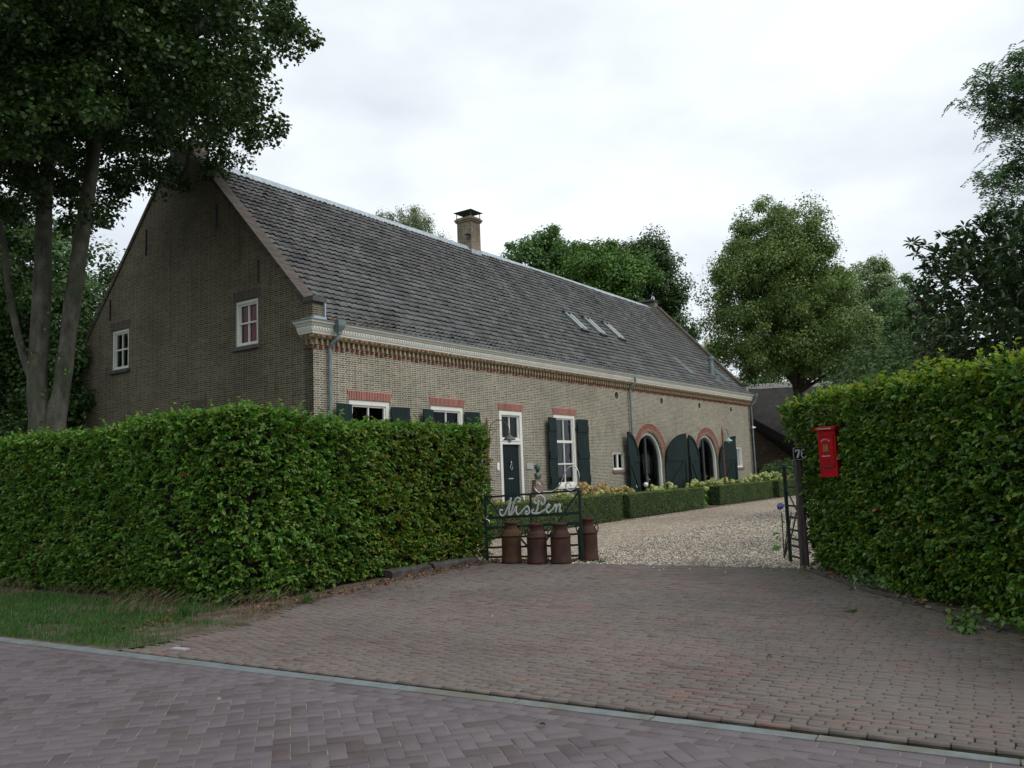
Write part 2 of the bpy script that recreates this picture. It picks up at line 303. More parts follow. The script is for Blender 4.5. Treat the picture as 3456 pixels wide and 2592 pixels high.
class MB:
    def __init__(s): s.v = []; s.f = []; s.m = []; s.uv = []; s.X = None
    def add(s, vs, fs, m=0, uv=None):
        b = len(s.v)
        for p in vs: s.v.append(tuple(s.X @ Vector(p)) if s.X is not None else tuple(p))
        for i, f in enumerate(fs):
            s.f.append(tuple(b + k for k in f)); s.m.append(m); s.uv.append(uv[i] if uv else None)
        return s
    def box(s, x0, x1, y0, y1, z0, z1, m=0):
        x0, x1 = min(x0, x1), max(x0, x1); y0, y1 = min(y0, y1), max(y0, y1); z0, z1 = min(z0, z1), max(z0, z1)
        vs = [(x, y, z) for z in (z0, z1) for y in (y0, y1) for x in (x0, x1)]
        return s.add(vs, [(0, 2, 3, 1), (4, 5, 7, 6), (0, 1, 5, 4), (2, 6, 7, 3), (0, 4, 6, 2), (1, 3, 7, 5)], m)
    def bar(s, a, b, w, h, m=0, up=(0, 0, 1)):
        a, b = Vector(a), Vector(b); d = (b - a).normalized(); u = Vector(up); x = d.cross(u)
        if x.length < 1e-4: x = d.cross(Vector((1, 0, 0)))
        x.normalize(); y = x.cross(d).normalized(); vs = []
        for p in (a, b):
            for i, j in ((-1, -1), (1, -1), (1, 1), (-1, 1)): vs.append(p + x * i * w / 2 + y * j * h / 2)
        return s.add(vs, [(3, 2, 1, 0), (4, 5, 6, 7), (0, 1, 5, 4), (1, 2, 6, 5), (2, 3, 7, 6), (3, 0, 4, 7)], m)
    def tube(s, path, r, n=8, m=0, caps=True, flat=None):
        P = [Vector(p) for p in path]; k = len(P); rr = r if isinstance(r, (list, tuple)) else [r] * k
        vs = []; fs = []; prev = None
        for i, p in enumerate(P):
            d = (P[min(i + 1, k - 1)] - P[max(i - 1, 0)]).normalized()
            if prev is None:
                a = d.cross(Vector((0, 0, 1)));
                if a.length < .1: a = d.cross(Vector((1, 0, 0)))
            else: a = prev - d * prev.dot(d)
            a.normalize(); prev = a; b = d.cross(a)
            for j in range(n):
                t = 2 * pi * j / n; o = a * cos(t) * rr[i] + b * sin(t) * rr[i]
                if flat is not None: fn = Vector(flat[0]); o = o - fn * o.dot(fn) * (1 - flat[1])
                vs.append(p + o)
        for i in range(k - 1):
            for j in range(n): fs.append((i * n + j, i * n + (j + 1) % n, (i + 1) * n + (j + 1) % n, (i + 1) * n + j))
        if caps: fs.append(tuple(range(n - 1, -1, -1))); fs.append(tuple((k - 1) * n + j for j in range(n)))
        return s.add(vs, fs, m)
    def lathe(s, prof, n=24, c=(0, 0, 0), m=0, capb=True, capt=True):
        vs = []; fs = []; k = len(prof)
        for r, z in prof:
            for j in range(n): t = 2 * pi * j / n; vs.append((c[0] + r * cos(t), c[1] + r * sin(t), c[2] + z))
        for i in range(k - 1):
            for j in range(n): fs.append((i * n + j, i * n + (j + 1) % n, (i + 1) * n + (j + 1) % n, (i + 1) * n + j))
        if capb: fs.append(tuple(range(n - 1, -1, -1)))
        if capt: fs.append(tuple((k - 1) * n + j for j in range(n)))
        return s.add(vs, fs, m)
    def loft(s, rings, m=0):   # rings of equal length
        n = len(rings[0]); vs = [p for r in rings for p in r]; fs = []
        for i in range(len(rings) - 1):
            for j in range(n): fs.append((i * n + j, i * n + (j + 1) % n, (i + 1) * n + (j + 1) % n, (i + 1) * n + j))
        fs.append(tuple(range(n - 1, -1, -1))); fs.append(tuple((len(rings) - 1) * n + j for j in range(n)))
        return s.add(vs, fs, m)
    def prism(s, poly, f, d0, d1, m=0):   # poly 2D; f(a,b,d)->3D ; extruded d0..d1
        n = len(poly); vs = [f(a, b, d0) for a, b in poly] + [f(a, b, d1) for a, b in poly]
        fs = [tuple(range(n)), tuple(range(2 * n - 1, n - 1, -1))] + [(i, n + i, n + (i + 1) % n, (i + 1) % n) for i in range(n)]
        return s.add(vs, fs, m)
    def build(s, name, mats, parent=None, smooth=False, recalc=True, auto=None):
        me = bpy.data.meshes.new(name); me.from_pydata(s.v, [], s.f)
        if isinstance(mats, str): mats = [mats]
        for x in mats: me.materials.append(MATS[x])
        me.polygons.foreach_set('material_index', s.m); me.update()
        if recalc:
            bm = bmesh.new(); bm.from_mesh(me); bmesh.ops.recalc_face_normals(bm, faces=bm.faces); bm.to_mesh(me); bm.free()
        ul = me.uv_layers.new(name='UVMap')
        for p in me.polygons:
            cu = s.uv[p.index]; nx, ny, nz = abs(p.normal.x), abs(p.normal.y), abs(p.normal.z)
            for k, li in enumerate(p.loop_indices):
                v = me.vertices[me.loops[li].vertex_index].co
                if cu is not None and not recalc: ul.data[li].uv = cu[k]
                elif nz > nx and nz > ny and nz > .75: ul.data[li].uv = (v.x, v.y)
                elif nx > ny: ul.data[li].uv = (v.y, v.z)
                else: ul.data[li].uv = (v.x, v.z)
        if smooth: me.polygons.foreach_set('use_smooth', [True] * len(me.polygons))
        me.update(); return link(name, me, parent)

def npmesh(name, V, F, mats, parent=None, mi=None, k=4, smooth=False):
    V = np.asarray(V, np.float32); F = np.asarray(F, np.int32)
    me = bpy.data.meshes.new(name); me.vertices.add(len(V)); me.vertices.foreach_set('co', V.ravel())
    me.loops.add(F.size); me.loops.foreach_set('vertex_index', F.ravel())
    me.polygons.add(len(F)); me.polygons.foreach_set('loop_start', np.arange(0, F.size, k, dtype=np.int32))
    me.polygons.foreach_set('loop_total', np.full(len(F), k, np.int32))
    for x in ([mats] if isinstance(mats, str) else mats): me.materials.append(MATS[x])
    if mi is not None: me.polygons.foreach_set('material_index', np.asarray(mi, np.int32))
    if smooth: me.polygons.foreach_set('use_smooth', np.ones(len(F), bool))
    me.update(); me.validate(); return link(name, me, parent)
def nrm(a): return a / np.maximum(np.linalg.norm(a, axis=1, keepdims=True), 1e-9)
def leaves(name, P, Nn, T, L, mats, parent=None, mi=None, aspect=.6, fold=.25, big=True, rng=RNG):
    """leaf blades: P base points, Nn facing normals, T tip directions, L lengths"""
    n = len(P); Nn = nrm(Nn); T = nrm(T - Nn * (T * Nn).sum(1, keepdims=True) + 1e-4); B = np.cross(Nn, T)
    L = np.broadcast_to(np.asarray(L, float), (n,))[:, None]; W = L * aspect * (0.85 + .3 * rng.random((n, 1)))
    up = Nn * W * fold
    if big:
        vs = np.stack([P, P + T * L * .3 + B * W * .5 + up, P + T * L * .7 + B * W * .4 + up, P + T * L - Nn * L * .08,
                       P + T * L * .7 - B * W * .4 + up, P + T * L * .3 - B * W * .5 + up], 1).reshape(-1, 3)
        b = np.arange(n)[:, None] * 6
        F = np.stack([b + [0, 1, 2, 3], b + [0, 3, 4, 5]], 1).reshape(-1, 4)
        if mi is not None: mi = np.repeat(mi, 2)
    else:
        vs = np.stack([P, P + T * L * .5 + B * W * .5 + up, P + T * L, P + T * L * .5 - B * W * .5 + up * .3], 1).reshape(-1, 3)
        F = np.arange(n * 4).reshape(-1, 4)
    return npmesh(name, vs, F, mats, parent, mi)
def sph(n, rng=RNG): return nrm(rng.normal(size=(n, 3)))

# house frame
HX, HY, HAZ = -4.5783, 19.0, .6065
HROT = pi / 2 - HAZ
HM = Matrix.Translation((HX, HY, 0)) @ Matrix.Rotation(HROT, 4, 'Z')
def hw(x, y, z=0): v = HM @ Vector((x, y, z)); return (v.x, v.y, v.z)
# road frame: s along the kerb (to the right, towards the viewer), n towards the house
KX, KY = 0., 6.055; TS = (.8649, -.5019); TN = (.5019, .8649); KROT = math.atan2(TS[1], TS[0])
def kw(s, n, z=0): return (KX + TS[0] * s + TN[0] * n, KY + TS[1] * s + TN[1] * n, z)

# ================================================================== GROUND
def sheet(name, pts, z, mat, kind='structure', thick=None):
    m = MB(); m.add([(x, y, z) for x, y in pts], [tuple(range(len(pts)))]); o = m.build(name, mat, recalc=False)
    if o.data.polygons[0].normal.z < 0: o.data.flip_normals()
    return tag(o, kind=kind)
sheet('ground', [(-300, -200), (300, -200), (300, 500), (-300, 500)], -.03, 'ground_mat')
sheet('road_base', [kw(-60, -.17)[:2], kw(60, -.17)[:2], kw(60, -11)[:2], kw(-60, -11)[:2]], -.0165, 'sand_joint')
PAVE_L = [(-.45, 15.35), (-1.8, 13.52), (-2.63, 11.6), (-2.9, 10.6), (-3.0, 9.8), (-3.25, 9.15), (-3.85, 8.29)]
sheet('driveway_base', [(-.45, 15.35)] + PAVE_L[1:] + [kw(7.2, 0)[:2], kw(7.2, 7.9)[:2]], -.016, 'joint_mat')
sheet('soil', [(-.3, 15.6), (-.45, 15.2), (-1.8, 13.45), (-2.63, 11.5), (-2.9, 10.5), (-3.1, 9.4), (-4.0, 8.33), kw(-14, .02)[:2], kw(-14, 4.5)[:2], (-4.2, 13.), (-1.6, 17)], -.012, 'soil_mat')
sheet('soil_right', [(4.3, 12.95), (4.2, 11), (4.3, 8), (4.6, 5), (9, 3), (9, 13.5)], -.008, 'soil_mat').name = 'soil'
sheet('gravel', [kw(-6.8, 7.9)[:2], kw(14, 7.9)[:2], (34, 22), (40, 48), hw(40, -.9)[:2], hw(34, .5)[:2], hw(-2, .5)[:2], (-6, 17.6)], -.006, 'gravel_mat')
sheet('garden_bed', [hw(.5, -2.1)[:2], hw(10.7, -2.1)[:2], hw(36, -2.0)[:2], hw(36, .4)[:2], hw(.5, .4)[:2]], -.002, 'soil_mat')

def brickfield(name, rects, mat, h=.03, gap=.0035, bev=.004, jit=.0022, hgap=1., seed=1, ground_z=-.0):
    """rects: array (n,5): cx, cy, half-length, half-width, angle -> bevelled paving bricks in one mesh"""
    rng = np.random.default_rng(seed); A = np.asarray(rects); n = len(A)
    ca, sa = np.cos(A[:, 4]), np.sin(A[:, 4]); hl = A[:, 2] - gap * hgap; hw_ = A[:, 3] - gap
    zt = ground_z + rng.normal(0, jit, n); tx = rng.normal(0, .006, n); ty = rng.normal(0, .006, n)
    vs = []
    for (kx, ky, inset, dz) in [(-1, -1, 0, -h), (1, -1, 0, -h), (1, 1, 0, -h), (-1, 1, 0, -h)] + [(a, b, 0, -bev) for a, b in ((-1, -1), (1, -1), (1, 1), (-1, 1))] + [(a, b, bev, 0) for a, b in ((-1, -1), (1, -1), (1, 1), (-1, 1))]:
        lx = kx * (hl - inset); ly = ky * (hw_ - inset)
        vs.append(np.stack([A[:, 0] + lx * ca - ly * sa, A[:, 1] + lx * sa + ly * ca, zt + dz + lx * tx + ly * ty], 1))
    V = np.stack(vs, 1).reshape(-1, 3); b = np.arange(n)[:, None] * 12
    fl = [[0, 1, 5, 4], [1, 2, 6, 5], [2, 3, 7, 6], [3, 0, 4, 7], [4, 5, 9, 8], [5, 6, 10, 9], [6, 7, 11, 10], [7, 4, 8, 11], [8, 9, 10, 11]]
    F = np.stack([b + f for f in fl], 1).reshape(-1, 4)
    return npmesh(name, V, F, mat)
def inpoly(x, y, poly):
    r = False; j = len(poly) - 1
    for i in range(len(poly)):
        xi, yi = poly[i]; xj, yj = poly[j]
        if (yi > y) != (yj > y) and x < (xj - xi) * (y - yi) / (yj - yi) + xi: r = not r
        j = i
    return r
# driveway: running bond parallel to the kerb, one row of small squares near the edge
rnd = random.Random(3); rects = []
poly = [(-.42, 15.32)] + PAVE_L[1:] + [kw(7, 0)[:2], kw(7, 7.95)[:2], kw(-6, 7.95)[:2]]
row = 0; n_ = .008
while n_ < 7.86:
    bl, bw = (.212, .0495)
    if row == 2: bl = .1; bw = .08
    s0 = -9 + (row % 2) * bl / 2 + rnd.uniform(-.01, .01)
    while s0 < 6.4:
        lj = bl + rnd.uniform(-.004, .004); p = kw(s0 + lj / 2, n_ + bw / 2)
        if inpoly(p[0], p[1], poly) and p[0] < 4.6 + .1 * rnd.random():
            rects.append((p[0], p[1], lj / 2, bw / 2, KROT + rnd.gauss(0, .008)))
        s0 += lj
    n_ += bw + .0004; row += 1
tag(brickfield('driveway', rects, 'drive_brick', seed=2, gap=.0032, hgap=1.7), kind='structure')
# road: three courses along the kerb, then herringbone at 45 degrees
rects = []
for r in range(3):
    s0 = -16 + (r % 2) * .105
    while s0 < 9:
        p = kw(s0 + .105, -.17 - .0525 - r * .108); rects.append((p[0], p[1], .105, .0525, KROT + rnd.gauss(0, .004))); s0 += .212
w = .106; A0 = KROT + pi / 4
for n in range(-110, 110):
    for m_ in range(-40, 40):
        for (cx, cy, a) in ((n + 4 * m_ + 1, n + .5, 0), (n + 4 * m_ + 3.5, n + 1, pi / 2)):
            lx, ly = cx * w, cy * w
            # pattern frame rotated 45 deg against the kerb
            s_, q = (lx * cos(pi / 4) - ly * sin(pi / 4)), (lx * sin(pi / 4) + ly * cos(pi / 4))
            q -= 3
            if -.17 - .36 > q > -5.6 and -12 < s_ < 8:
                p = kw(s_, q); rects.append((p[0], p[1], w, w / 2, A0 + a + rnd.gauss(0, .004)))
tag(brickfield('road', rects, 'road_brick', seed=4, ground_z=-.012, gap=.003, bev=.003, jit=.0012), kind='structure')
sheet('road_edge', [kw(-16, -.45)[:2], kw(9, -.45)[:2], kw(9, -.7)[:2], kw(-16, -.7)[:2]], -.0145, 'road_brick')
# flush kerb strip
m = MB(); s0 = -18.
while s0 < 10:
    e_ = lambda s_: -.014 - .06 * min(1, max(0, (s_ + 5) / 8.)); a = kw(s0 + .003, -.165); b = kw(s0 + .994, -.165); c_ = kw(s0 + .994, e_(s0 + 1)); d = kw(s0 + .003, e_(s0))
    hz = -.010 + rnd.uniform(-.002, .002)
    m.add([(p[0], p[1], -.04) for p in (a, b, c_, d)] + [(p[0], p[1], hz) for p in (a, b, c_, d)], [(4, 5, 6, 7), (0, 1, 5, 4), (1, 2, 6, 5), (2, 3, 7, 6), (3, 0, 4, 7)]); s0 += 1.
tag(m.build('kerb', 'kerb_mat', recalc=False), kind='structure')

# loose pebbles on the gravel
def pebbles(name, pts, size, mat, seed=5):
    rng = np.random.default_rng(seed); n = len(pts); base = np.array([(1, 0, 0), (-1, 0, 0), (0, 1, 0), (0, -1, 0), (0, 0, .7), (0, 0, -.5)])
    F0 = np.array([(0, 2, 4), (2, 1, 4), (1, 3, 4), (3, 0, 4), (2, 0, 5), (1, 2, 5), (3, 1, 5), (0, 3, 5)])
    a = rng.random(n) * 2 * pi; s = (size * (.5 + rng.random(n)))[:, None, None]
    V = base[None] * (.6 + .6 * rng.random((n, 6, 1))) * s; ca, sa = np.cos(a)[:, None], np.sin(a)[:, None]
    V = np.stack([V[..., 0] * ca - V[..., 1] * sa, V[..., 0] * sa + V[..., 1] * ca, V[..., 2]], 2) + np.asarray(pts)[:, None, :]
    F = F0[None] + (np.arange(n) * 6)[:, None, None]
    return npmesh(name, V.reshape(-1, 3), F.reshape(-1, 3), mat, k=3)
pts = []
for i in range(95000):
    s_ = rnd.uniform(-4, 13); q = 7.8 + rnd.random() ** 1.25 * 22
    if q < 7.9 and rnd.random() < .6: continue
    p = kw(s_, q + rnd.gauss(0, .02)); pts.append((p[0], p[1], .004))
for i in range(90):
    p = kw(rnd.uniform(-2, 5), 7.9 - abs(rnd.gauss(0, .35))); pts.append((p[0], p[1], .006))
tag(pebbles('loose_gravel', pts, .019, 'pebble_mat'), 'pale beige loose gravel stones on the forecourt', 'gravel', kind='stuff')

# ================================================================== FARMHOUSE
W_, LH, ZE = 10.55, 29.9, 5.0
RY, RZ = W_ / 2, 10.72
house = thing('farmhouse', 'long yellow brick farmhouse with dark tiled roof, white framed windows and dark green shutters', 'farmhouse', (HX, HY, 0), HROT)

def arch(cx, zs, r, z0, n=20, squeeze=1.):   # arched opening outline, counter-clockwise in (x,z)
    return [(cx - r, z0), (cx + r, z0)] + [(cx + r * cos(t), zs + r * sin(t) * squeeze) for t in [pi * k / n for k in range(n + 1)]]
def rect(a0, a1, z0, z1): return [(a0, z0), (a1, z0), (a1, z1), (a0, z1)]
def circ(cx, cz, r, n=20): return [(cx + r * cos(2 * pi * k / n), cz + r * sin(2 * pi * k / n)) for k in range(n)]
def wall(name, outer, holes, f, depth, mat, parent):
    m = MB(); loops = [outer] + [h for h, d in holes]
    tri = tessellate_polygon([[Vector((a, b, 0)) for a, b in l] for l in loops]); flat = [p for l in loops for p in l]
    m.add([f(a, b, 0) for a, b in flat], [tuple(t) for t in tri])
    for h, d in holes:
        n = len(h); m.add([f(a, b, 0) for a, b in h] + [f(a, b, d) for a, b in h], [(i, (i + 1) % n, n + (i + 1) % n, n + i) for i in range(n)])
    n = len(outer); m.add([f(a, b, 0) for a, b in outer] + [f(a, b, depth) for a, b in outer], [(i, (i + 1) % n, n + (i + 1) % n, n + i) for i in range(n)])
    return m.build(name, mat, parent, recalc=False)
FR = lambda a, b, d: (a, d, b)          # front wall: along x, outward -y
GB = lambda a, b, d: (d, a, b)          # gable: along y, outward -x
WIN = [(1.11, 2.53), (4.13, 5.55), (10.38, 11.78)]
ARC = [17.62, 23.68]; AR = 1.2; AZS = 1.84
OCU = [(14.95, 4.41), (18.96, 4.41), (23.04, 4.40), (27.1, 4.40)]
holes = [(rect(a, b, 1.12, 3.53), .14) for a, b in WIN] + [(rect(7.29, 8.52, .12, 3.53), .14), (rect(14.42, 15.36, 1.6, 2.28), .12), (rect(27.36, 28.3, 1.52, 2.53), .12)]
holes += [(arch(c_, AZS, AR + .04, .1), .3) for c_ in ARC] + [(circ(x, z, .15), .2) for x, z in OCU]
wall('front_wall', rect(0, LH, -.02, ZE), holes, FR, .3, 'yellow_brick', house)
KY0, KZ0 = .0, 5.42
gout = [(.006, -.02), (.006, 5.72), (.33, 5.78), (4.78, 10.62), (4.78, 10.98), (5.77, 10.98), (5.77, 10.62), (W_ - .33, 5.78), (W_, 5.72), (W_, -.02)]
gout = gout[::-1]
GW = [(1.98, 2.86), (7.72, 8.58)]
gh = [(rect(a, b, 5.0, 6.17), .12) for a, b in GW] + [(rect(4.15, 5.1, 1.3, 3.45), .12)]
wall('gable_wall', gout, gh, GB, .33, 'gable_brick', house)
# far gable and rear wall
m = MB(); fg = [(0, -.02), (0, 5.72), (.33, 5.78), (4.9, 10.75), (4.9, 11.0), (5.65, 11.0), (5.65, 10.75), (W_ - .33, 5.78), (W_, 5.72), (W_, -.02)]
m.prism(fg, lambda a, b, d: (d, a, b), LH - .33, LH - .0); m.box(.33, LH - .33, W_ - .3, W_, -.02, 5.2)
m.build('rear_wall', 'yellow_brick', house)
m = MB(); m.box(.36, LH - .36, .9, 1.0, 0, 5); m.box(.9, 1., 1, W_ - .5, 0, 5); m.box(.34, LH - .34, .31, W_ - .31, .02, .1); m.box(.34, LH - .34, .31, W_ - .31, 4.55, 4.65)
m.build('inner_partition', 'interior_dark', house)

# roof tiles: every course overlaps the one below
def slope_pt(s):   # s metres up the slope from the eaves: (y,z)
    pts = [(-.24, 5.29), (.3, 5.67), (RY, RZ)]
    for (a, b) in zip(pts[:-1], pts[1:]):
        l = math.hypot(b[0] - a[0], b[1] - a[1])
        if s <= l or b is pts[-1]: t = s / l; d = ((b[0] - a[0]) / l, (b[1] - a[1]) / l); return a[0] + (b[0] - a[0]) * t, a[1] + (b[1] - a[1]) * t, d
        s -= l
SL = math.hypot(.54, .38) + math.hypot(RY - .3, RZ - 5.67)
TW, TP = .2, .25; NR = int(SL / TP); TP = SL / NR; NT_ = int((LH - .33 - .33 - .06) / TW); TW = (LH - .72) / NT_
tr = np.random.default_rng(11); V = []; F = []; UV = []
xs = np.arange(NT_ * 6 + 1) / 6.; prof = np.array([0, .024, .04, .036, .016, .0])[(np.arange(len(xs)) % 6)]
sagx = .02 * np.sin(xs * .045) + .015 * np.sin(xs * .11 + 1)
for r in range(NR):
    jit = np.repeat(tr.normal(0, .006, NT_ + 1), 6)[:len(xs)]; js = np.repeat(tr.normal(0, .009, NT_ + 1), 6)[:len(xs)]
    s0 = r * TP - .02; s1 = min((r + 1) * TP + .04, SL); su = s0 + .11
    lines = []
    for k, (s, lift) in enumerate(((su, .018), (s0, .034), (s0, .05), (s1, -.004))):
        y, z, d = slope_pt(max(s, 0)); nx = (-d[1], d[0])
        h = lift + prof * (1 if k in (1, 2) else .8) + jit * (k in (1, 2)); so = (js - prof * .5) if k in (1, 2) else 0 * prof
        if s <= 0: y += d[0] * s; z += d[1] * s
        sg = sagx * (z - 5) / 5
        lines.append(np.stack([.36 + xs * TW, y + nx[0] * h + d[0] * so, z + nx[1] * h + d[1] * so - sg], 1))
    b = sum(len(v) for v in V)
    n = len(xs); V.append(np.concatenate(lines))
    i = np.arange(n - 1)
    for k in range(3): F.append(np.stack([b + k * n + i, b + k * n + i + 1, b + (k + 1) * n + i + 1, b + (k + 1) * n + i], 1))
    for v0, v1 in ((0.01, .03), (.03, .05), (.05, .95)): UV.append(np.stack([np.stack([xs[:-1] + 1e-3, 0 * i + r + v0], 1), np.stack([xs[1:] - 1e-3, 0 * i + r + v0], 1), np.stack([xs[1:] - 1e-3, 0 * i + r + v1], 1), np.stack([xs[:-1] + 1e-3, 0 * i + r + v1], 1)], 1))
roof = npmesh('roof', np.concatenate(V), np.concatenate(F), 'roof_tile', house)
ul = roof.data.uv_layers.new(name='UVMap'); ul.data.foreach_set('uv', np.concatenate(UV).astype(np.float32).ravel())
m = MB(); m.add([(.34, RY, RZ - .02), (LH - .34, RY, RZ - .02), (LH - .34, W_ + .2, 5.2), (.34, W_ + .2, 5.2)], [(0, 1, 2, 3)])
m.add([(.34, RY, RZ - .06), (LH - .34, RY, RZ - .06), (LH - .34, -.02, 5.22), (.34, -.02, 5.22)], [(3, 2, 1, 0)]); m.build('roof_rear', 'roof_tile', house, recalc=False)
m = MB(); nseg = 30
for k in range(nseg):
    x0 = .34 + (LH - .7) * k / nseg; x1 = .34 + (LH - .7) * (k + 1) / nseg - .01; dz = -.02 * sin(x0 * .2)
    m.loft([[(x, RY + a, RZ + b - (.0)) for a, b in ((-.22, -.16), (-.21, -.13), (-.09, .05), (0, .09), (.09, .05), (.21, -.13), (.22, -.16), (0, -.02))] for x in (x0, x1)])
m.build('ridge_cap', 'lead', house)
# verge copings (near, far) with kneelers
def coping(x0, x1, name):
    m = MB(); L0 = math.hypot(4.78 - .3, 10.6 - 5.76)
    for sgn in (0, 1):
        f = (lambda a, b, d: (d, a, b)) if sgn == 0 else (lambda a, b, d: (d, W_ - a, b))
        m.prism([(.02, 5.74), (.3, 5.76), (4.8, 10.62), (4.8, 10.76), (.26, 5.9), (.02, 5.87)], f, x0, x1)
    o = m.build(name, 'coping_brick', house)
    # bricks on edge across the slope
    ul = o.data.uv_layers[0]
    for p in o.data.polygons:
        for li in p.loop_indices:
            v = o.data.vertices[o.data.loops[li].vertex_index].co; ul.data[li].uv = (v.z * 1.36, v.x)
    return o
coping(-.035, .36, 'verge_coping'); coping(LH - .36, LH + .035, 'verge_coping')
for x0, x1 in ((-.05, .38), (LH - .38, LH + .05)): m = MB(); m.box(x0, x1, -.06, .3, 5.78, 5.9); m.build('kneeler', 'slate_sill', house)
m = MB(); m.box(-.03, .4, 4.74, 5.81, 10.985, 11.04); m.box(.33, .55, 4.8, 5.75, 10.4, 10.984, 1); m.build('gable_stack', ['slate_sill', 'chimney_brick'], house)
m = MB(); m.box(LH - .75, LH + .01, 4.85, 5.7, 11.003, 11.1); m.build('gable_stack', 'slate_sill', house)
m = MB(); m.box(-.05, .36, -.08, .02, 5.3, 5.42); m.box(.33, .365, -.05, .33, 5.3, 5.8); m.box(-.3, -.02, -.3, .36, 5.285, 5.3); m.box(-.05, -.0, .0, .36, 5.3, 5.4); m.build('lead_flashing', 'lead', house)
m = MB()
for k in range(7): m.box(.36, .5, RY - .45 - .03 * k, RY - .2, RZ - .35, RZ - .2)
# chimney
ch = MB(); CX0, CX1, CY0, CY1 = 12.76, 13.36, 4.98, 5.7
ch.box(CX0, CX1, CY0, CY1, 9.9, 11.82); ch.box(CX0 - .05, CX1 + .05, CY0 - .05, CY1 + .05, 11.8, 11.86, 0); ch.box(CX0 - .08, CX1 + .08, CY0 - .08, CY1 + .08, 11.86, 11.93, 0); ch.box(CX0 - .03, CX1 + .03, CY0 - .03, CY1 + .03, 11.93, 11.99, 0)
cho = ch.build('chimney', 'chimney_brick', house)
m = MB(); a, b, c2, d = CX0 - .12, CX1 + .12, CY0 - .1, CY1 + .1
m.add([(a, c2, 12.22), (b, c2, 12.22), (b, d, 12.22), (a, d, 12.22), ((a + b) / 2, (c2 + d) / 2, 12.4)], [(0, 1, 4), (1, 2, 4), (2, 3, 4), (3, 0, 4), (3, 2, 1, 0)])
for x in (CX0, CX1):
    for y in (CY0, CY1): m.box(x - .012, x + .012, y - .012, y + .012, 11.99, 12.23)
m.build('chimney_cap', 'dark_metal', cho)
m = MB(); m.tube([(CX0 - .1, 5.1, 11.05), (CX0 - .1, 5.1, 11.2)], .06); m.lathe([(.12, 0), (.02, .08)], 12, (CX0 - .1, 5.1, 11.2)); m.tube([(CX0, 5.1, 11.1), (CX0 - .1, 5.1, 11.1)], .02); m.build('flue_vent', 'dark_metal', cho)
m = MB(); m.box(CX0 - .02, CX1 + .02, CY0 - .02, CY1 + .02, 10.2, 10.62); m.build('flashing', 'lead', cho)
# skylights
for x in (15.55, 17.1, 18.8):
    m = MB(); ya, yb = 1.8, 2.55
    def rp(x, y, h): k = (RZ - 5.67) / (RY - .3); z = 5.67 + (y - .3) * k; return (x, y - h * .714, z + h * .7)
    def slab(x0, x1, y0, y1, h0, h1, mi=0):
        vs = [rp(x, y, h) for h in (h0, h1) for (x, y) in ((x0, y0), (x1, y0), (x1, y1), (x0, y1))]
        m.add(vs, [(3, 2, 1, 0), (4, 5, 6, 7), (0, 1, 5, 4), (1, 2, 6, 5), (2, 3, 7, 6), (3, 0, 4, 7)], mi)
    slab(x - .06, x, ya, yb, .0, .16); slab(x + .42, x + .48, ya, yb, .0, .16); slab(x - .06, x + .48, ya - .09, ya, .0, .17, 1); slab(x - .06, x + .48, yb, yb + .09, .0, .19, 1)
    sk = m.build('skylight', ['zinc', 'dark_metal'], house)
    m = MB(); slab(x, x + .42, ya, yb, .02, .12); m.build('pane', 'skylight_glass', sk)
    for xa in (x + .005, x + .36): m = MB(); slab(xa, xa + .035, ya + .01, yb - .01, .12, .175); m.build('sash', 'white_paint', sk)
# lead strips and vent pipe near the far end
for (x0, y0, y1) in ((23.5, .55, 1.55), (28.1, .55, 1.75)):
    m = MB(); k = (RZ - 5.67) / (RY - .3)
    f = lambda x, y, h: (x, y - h * .71, 5.67 + (y - .3) * k + h * .7)
    m.add([f(x0, y0, .09), f(x0 + .6, y0, .09), f(x0 + .6, y1, .05), f(x0, y1, .05), f(x0, y0, 0), f(x0 + .6, y0, 0), f(x0 + .6, y1, 0), f(x0, y1, 0)], [(0, 1, 2, 3), (4, 5, 1, 0), (5, 6, 2, 1), (7, 4, 0, 3)]); m.build('roof_hatch', 'zinc', house)
m = MB(); m.tube([(26.9, .8, 6.1), (26.9, .8, 7.0)], .13, 14); m.tube([(26.9, .8, 7.0), (26.9, .8, 7.15)], .17, 14); m.box(26.65, 27.2, .5, 1.0, 5.85, 6.12); m.build('vent_pipe', 'zinc', house)

# cornice (painted timber) with scalloped frieze, returns round the gable corner
m = MB()
CP = [(-.15, 5.0), (-.155, 5.035), (-.175, 5.045), (-.18, 5.07), (-.19, 5.07), (-.19, 5.16), (-.225, 5.165), (-.235, 5.19), (-.255, 5.215), (-.3, 5.228), (-.31, 5.27), (.2, 5.27), (.2, 5.0)]
def cring(o):   # mitred profile ring at cornice corner
    return [(min(0, 0) + y if o == 'c' else 0, y, z) for y, z in CP]
vs1 = [(LH + .02, y, z) for y, z in CP]; vc = [(y if y < 0 else y, y, z) for y, z in CP]; vg = [(y, .34, z) for y, z in CP]
m.loft([vs1, vc, vg]); k = .0
x = -.14
def scal(cx, cy, dx, dy, r=.04):
    n = 7; p = [(cx + dx * r * cos(t), cy + dy * r * cos(t), 5.15 - r * 1.5 * sin(t)) for t in [pi * i / n for i in range(n + 1)]]
    ox, oy = (-dy * .02, dx * -.02) if dx else (-.02, 0)
    q = [(a + ox, b + oy, c) for a, b, c in p]; nn = n + 1
    m.add(p + q, [tuple(range(nn, 2 * nn))] + [(i, i + 1, nn + i + 1, nn + i) for i in range(n)], 0)
while x < LH: scal(x, -.19, 1, 0); x += .088
y = -.15
while y < .32: scal(-.19, y, 0, 1); y += .088
m.build('cornice', 'white_paint', house)
